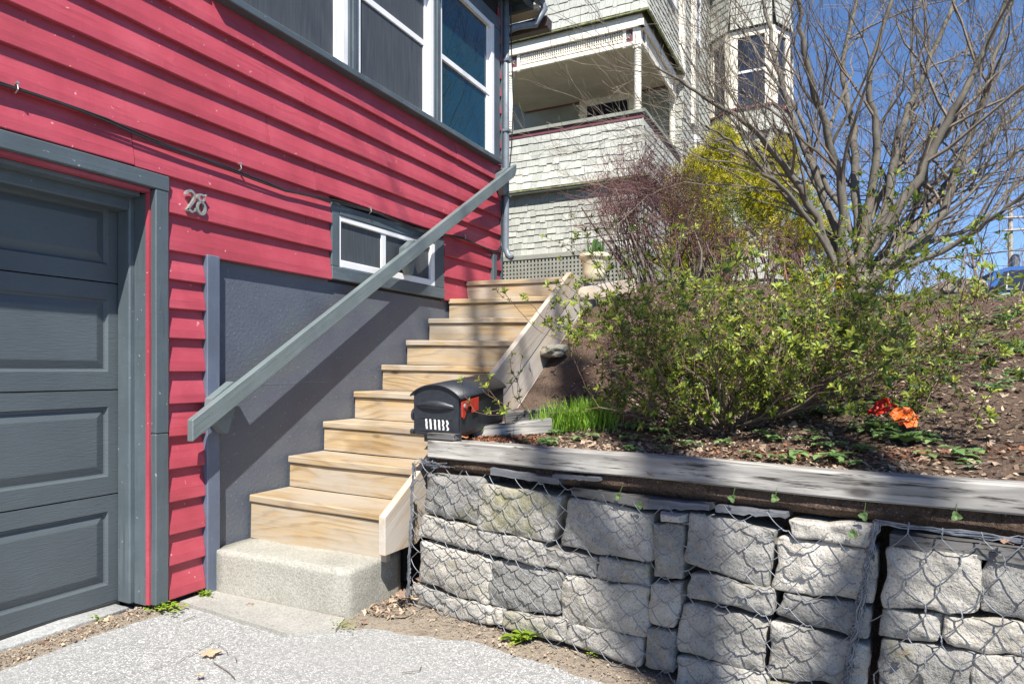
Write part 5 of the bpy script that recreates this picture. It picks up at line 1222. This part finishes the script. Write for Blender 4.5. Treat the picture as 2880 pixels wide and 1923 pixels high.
# ================================================================ CREST AND BEYOND
def boulder(u, v, t_, rad, label, seed):
    c = at(u, v, t_); bm = bmesh.new(); bmesh.ops.create_icosphere(bm, subdivisions=4, radius=1.0)
    for q in bm.verts:
        n = N3(q.co.x+seed, q.co.y, q.co.z, 1.1)*.35+N3(q.co.x+seed, q.co.y, q.co.z, 3)*.12; w_ = q.co*(1+n); w_.x = max(-.95, min(.95, w_.x)); w_.z = max(-.8, min(.62+.15*w_.x, w_.z)); q.co = Vector((w_.x*rad[0], w_.y*rad[1], w_.z*rad[2]))
    me = bpy.data.meshes.new('boulder'); bm.to_mesh(me); bm.free(); me.materials.append(M['boulder']); tag(link('boulder', me, None, Matrix.Translation(c)), label, 'boulder')
boulder(2690, 815, 6.4, (.24, .2, .14), 'lichen grey boulder on the crest left of the blue car', 2); boulder(2870, 850, 5.6, (.30, .2, .12), 'pale boulder at the right edge of the crest', 9)
boulder(1640, 845, 5.5, (.11, .13, .11), 'rounded stone beside the upper stair board', 14); boulder(1560, 985, 4.75, (.09, .1, .06), 'flat stone in the soil below the stair board', 17)
# blue car on the road beyond the crest: faces left
cx0, cy0, cz0 = 6.20, 19.4, 1.80
car = thing('parked_car', (cx0, cy0, cz0), 'blue car parked beyond the garden crest', 'car')
cR = Matrix.Rotation(math.radians(6), 3, 'Z'); C_ = lambda x, y, z: Vector((cx0, cy0, cz0))+cR @ Vector((x, y, z))
side = [(-2.15, .42), (-2.2, .62), (-2.1, .84), (-1.95, .95), (-1.15, 1.06), (-.95, 1.08), (-.15, 1.62), (.1, 1.69), (1.3, 1.70), (1.85, 1.62), (2.1, 1.15), (2.2, 1.0), (2.2, .5), (2.1, .38), (-2.0, .34)]
def loft(b, prof, ws):
    n = len(prof); vv = []
    for y in (-1, 1): vv += [C_(x, y*wd_, z) for (x, z), wd_ in zip(prof, ws)]
    b.add(vv, [(i, (i+1) % n, n+(i+1) % n, n+i) for i in range(n)]+[tuple(range(n-1, -1, -1)), tuple(range(n, 2*n))])
b = MB(); low = [(-2.15, .36), (-2.22, .6), (-2.12, .86), (-1.95, .96), (-1.1, 1.06), (2.12, 1.08), (2.2, .9), (2.2, .45), (2.1, .34)]; loft(b, low, [.84, .86, .86, .86, .88, .88, .86, .86, .84]); b.obj('body', 'carpaint', car)
b = MB(); cabn = [(-.80, 1.062), (-.36, 1.60), (-.1, 1.68), (1.4, 1.70), (1.8, 1.62), (2.1, 1.082)]; loft(b, cabn, [.86, .68, .66, .66, .68, .84]); b.obj('cabin', 'carpaint', car)
def wpane(pl_, nm='window'):
    b = MB(); yv = lambda z: -(.875-(z-1.06)*.32); f = [C_(x, yv(z), z) for x, z in pl_]; n_ = cR @ Vector((0, -.012, 0)); b.prism(f, n_); return b.obj(nm, 'glass_dark', car)
w2 = wpane([(-.44, 1.12), (-.22, 1.56), (-.08, 1.59), (.95, 1.60), (.95, 1.12)]); wpane([(1.05, 1.12), (1.05, 1.60), (1.5, 1.58), (1.75, 1.14)])
b = MB(); f = [C_(x, -(.90-(z-1.06)*.32), z) for x, z in ((-.23, 1.14), (-.15, 1.54), (-.12, 1.54), (-.19, 1.175), (.02, 1.175), (.02, 1.14))]; b.prism(f, cR @ Vector((0, -.006, 0))); b.obj('window_trim', 'galv', car)
b = MB(); b.add([C_(-.78, y, 1.09) for y in (-.78, .78)]+[C_(-.37, y, 1.585) for y in (.62, -.62)], [(0, 1, 2, 3)]); b.v = [tuple(Vector(p)+cR @ Vector((-.012, 0, .01))) for p in b.v]; b.obj('windscreen', 'tinted_glass', car)
b = MB(); b.lathe([(.05, -.12), (.10, -.09), (.105, .05), (.05, .10)], (0, 0, 0), 10); b.v = [tuple(C_(-.50+x*.6, -1.0+z, 1.14+y*.8)) for x, y, z in b.v]; b.obj('door_mirror', 'mailbox', car)
for x in (-1.4, 1.4):
    for y in (-.82, .82):
        b = MB(); b.lathe([(.20, -.10), (.32, -.10), (.345, -.06), (.345, .06), (.32, .10), (.20, .10)], (0, 0, 0), 20); b.v = [tuple(C_(x+p[0], y+p[2], .345+p[1])) for p in b.v]; wl = b.obj('wheel', 'tyre', car)
        b = MB(); b.lathe([(.20, -.105), (.06, -.112)], (0, 0, 0), 14); b.v = [tuple(C_(x+p[0], y+p[2], .345+p[1])) for p in b.v]; b.obj('rim', 'galv', wl)
for y in (-.62, .62): b = MB(); b.box((-.02, -.16, -.07), (.05, .16, .07)); b.v = [tuple(C_(-2.17+p[0], y+p[1], .74+p[2])) for p in b.v]; b.obj('headlight', 'white', car)
# utility pole and wires
pb_ = at(2842, 760, 42); pb_.z = 1.4; ptop = at(2842, 596, 42)
up_ = thing('utility_pole', pb_, 'far wooden utility pole with two crossarms', 'utility pole')
b = MB(); b.tube([pb_, Vector((pb_.x, pb_.y, ptop.z+.4))], [.17, .12], 8); b.obj('pole', 'pole_wood', up_)
for u0, u1, v in ((2800, 2895, 610), (2820, 2890, 645)):
    b = MB(); b.tube([at(u0, v+4, 41.8), at(u1, v, 41.8)], .07, 5); b.obj('crossarm', 'pole_wood', up_)
b = MB(); b.lathe([(.2, 0), (.22, .7), (.1, .8)], at(2857, 750, 41.7), 10); b.obj('transformer', 'galv', up_)
for k, (pa, pc, lab) in enumerate((((2980, 406), (2300, 440), 'highest power wire at the right'), ((2980, 452), (2300, 500), 'second power wire from the top at the right'), ((2980, 478), (2200, 540), 'third power wire from the top, above the low limb'), ((2980, 488), (2200, 553), 'lowest of the power wires at the right'))):
    a, c = at(*pa, 24), at(*pc, 34); b = MB(); b.tube([a.lerp(c, i/14)+Vector((0, 0, -.5*math.sin(math.pi*i/14))) for i in range(15)], .032 if k > 1 else .022, 4, False)
    tag(b.obj('power_line', 'cable', None, org=a), lab, 'power line', 'power lines beyond the crest')
def far_tree(u, v, t_, H, label, seed, lean=0):
    p = at(u, v, t_); p.z = 1.35; rr = random.Random(seed); t = thing('far_tree', p, label, 'tree', 'bare trees beyond the road'); b = MB(); c = MB()
    pts = [p+Vector((lean*i*.05*H, 0, H*i*.1)) for i in range(8)]; b.tube(pts, [.016*H*(1-.1*i) for i in range(8)], 6, False); b.obj('trunk', 'far_twig', t)
    for k in range(13):
        i = rr.randint(2, 7); a = rr.random()*6.28; grow(c, pts[i], Vector((math.cos(a), math.sin(a), rr.uniform(.5, 1.4))), H*rr.uniform(.2, .38), .006*H, 3, rr, .55, .2, (2, 4), 4, .15, 3, .0018*H*.4, (.5, .75))
    c.obj('crown', 'far_twig', t, kind='stuff')
far_tree(2790, 760, 34, 8.2, 'bare tree just left of the utility pole', 4, -.3); far_tree(2250, 780, 38, 13, 'bare tree glimpsed behind the cypress', 6); far_tree(2480, 780, 44, 15, 'tall pale bare tree behind the many-stemmed tree', 7, .2); far_tree(2950, 760, 40, 11, 'bare tree at the far right edge', 9)
b = MB(); rr = random.Random(77)
for k in range(120):
    p = at(rr.uniform(2420, 3000), 790, rr.uniform(38, 60)); p.z = 1.3; grow(b, p, Vector((rr.gauss(0, .25), 0, 1)), rr.uniform(2.5, 5.0), .05, 2, rr, .5, .3, (3, 4), 4, .12, 3, .014, (.4, .7))
b.obj('distant_brush', 'far_twig', None, org=(15, 50, 1.4), kind='stuff')
# far house roof line left of the crest
# ---- bare street tree behind the camera: its stems shade the drive, the wall and the steps
sp_ = Vector((5.6, -3.3, -.05)); stt = thing('street_tree', sp_, 'tall bare street tree behind the camera', 'tree'); rr = random.Random(3)
def limb(pts, r0, r1, nm='stem'):
    pts = [Vector(p) for p in pts]; fine = []
    for a, c in zip(pts, pts[1:]): fine += [a.lerp(c, k/6)+Vector((N3(k, a.z, 1, .9)*.06, N3(k, a.z, 5, .9)*.06, 0)) for k in range(6)]
    fine.append(pts[-1]); n = len(fine); b = MB(); b.tube(fine, [lerp(r0, r1, i/n) for i in range(n)], 9, False); b.obj(nm, 'bark', stt, smooth=True)
limb([sp_, (5.95, -3.4, 1.2), (6.08, -3.46, 4), (6.04, -3.44, 8), (6.10, -3.5, 13)], .17, .11, 'trunk')
limb([(6.05, -3.45, 8.6), (5.3, -3.15, 9.5), (5.06, -3.0, 10.4), (5.0, -3.0, 14)], .07, .045)
limb([(6.05, -3.45, 7.2), (6.4, -3.55, 8.5), (6.75, -3.65, 9.6), (7.3, -3.8, 12)], .12, .07)
limb([(5.06, -3.0, 10.4), (5.25, -3.1, 11.6), (5.3, -3.1, 14)], .05, .035)
c = MB()
for k in range(9):
    grow(c, Vector((6.05+rr.uniform(-.1, 1.2), -3.5, rr.uniform(10.5, 13))), Vector((rr.gauss(0, 1), rr.gauss(0, 1), 1)), 2.2, .03, 2, rr, .5, .2, (2, 3), 5, .12, 4, .006, (.5, .72))
c.obj('crown', 'bark', stt, kind='stuff')
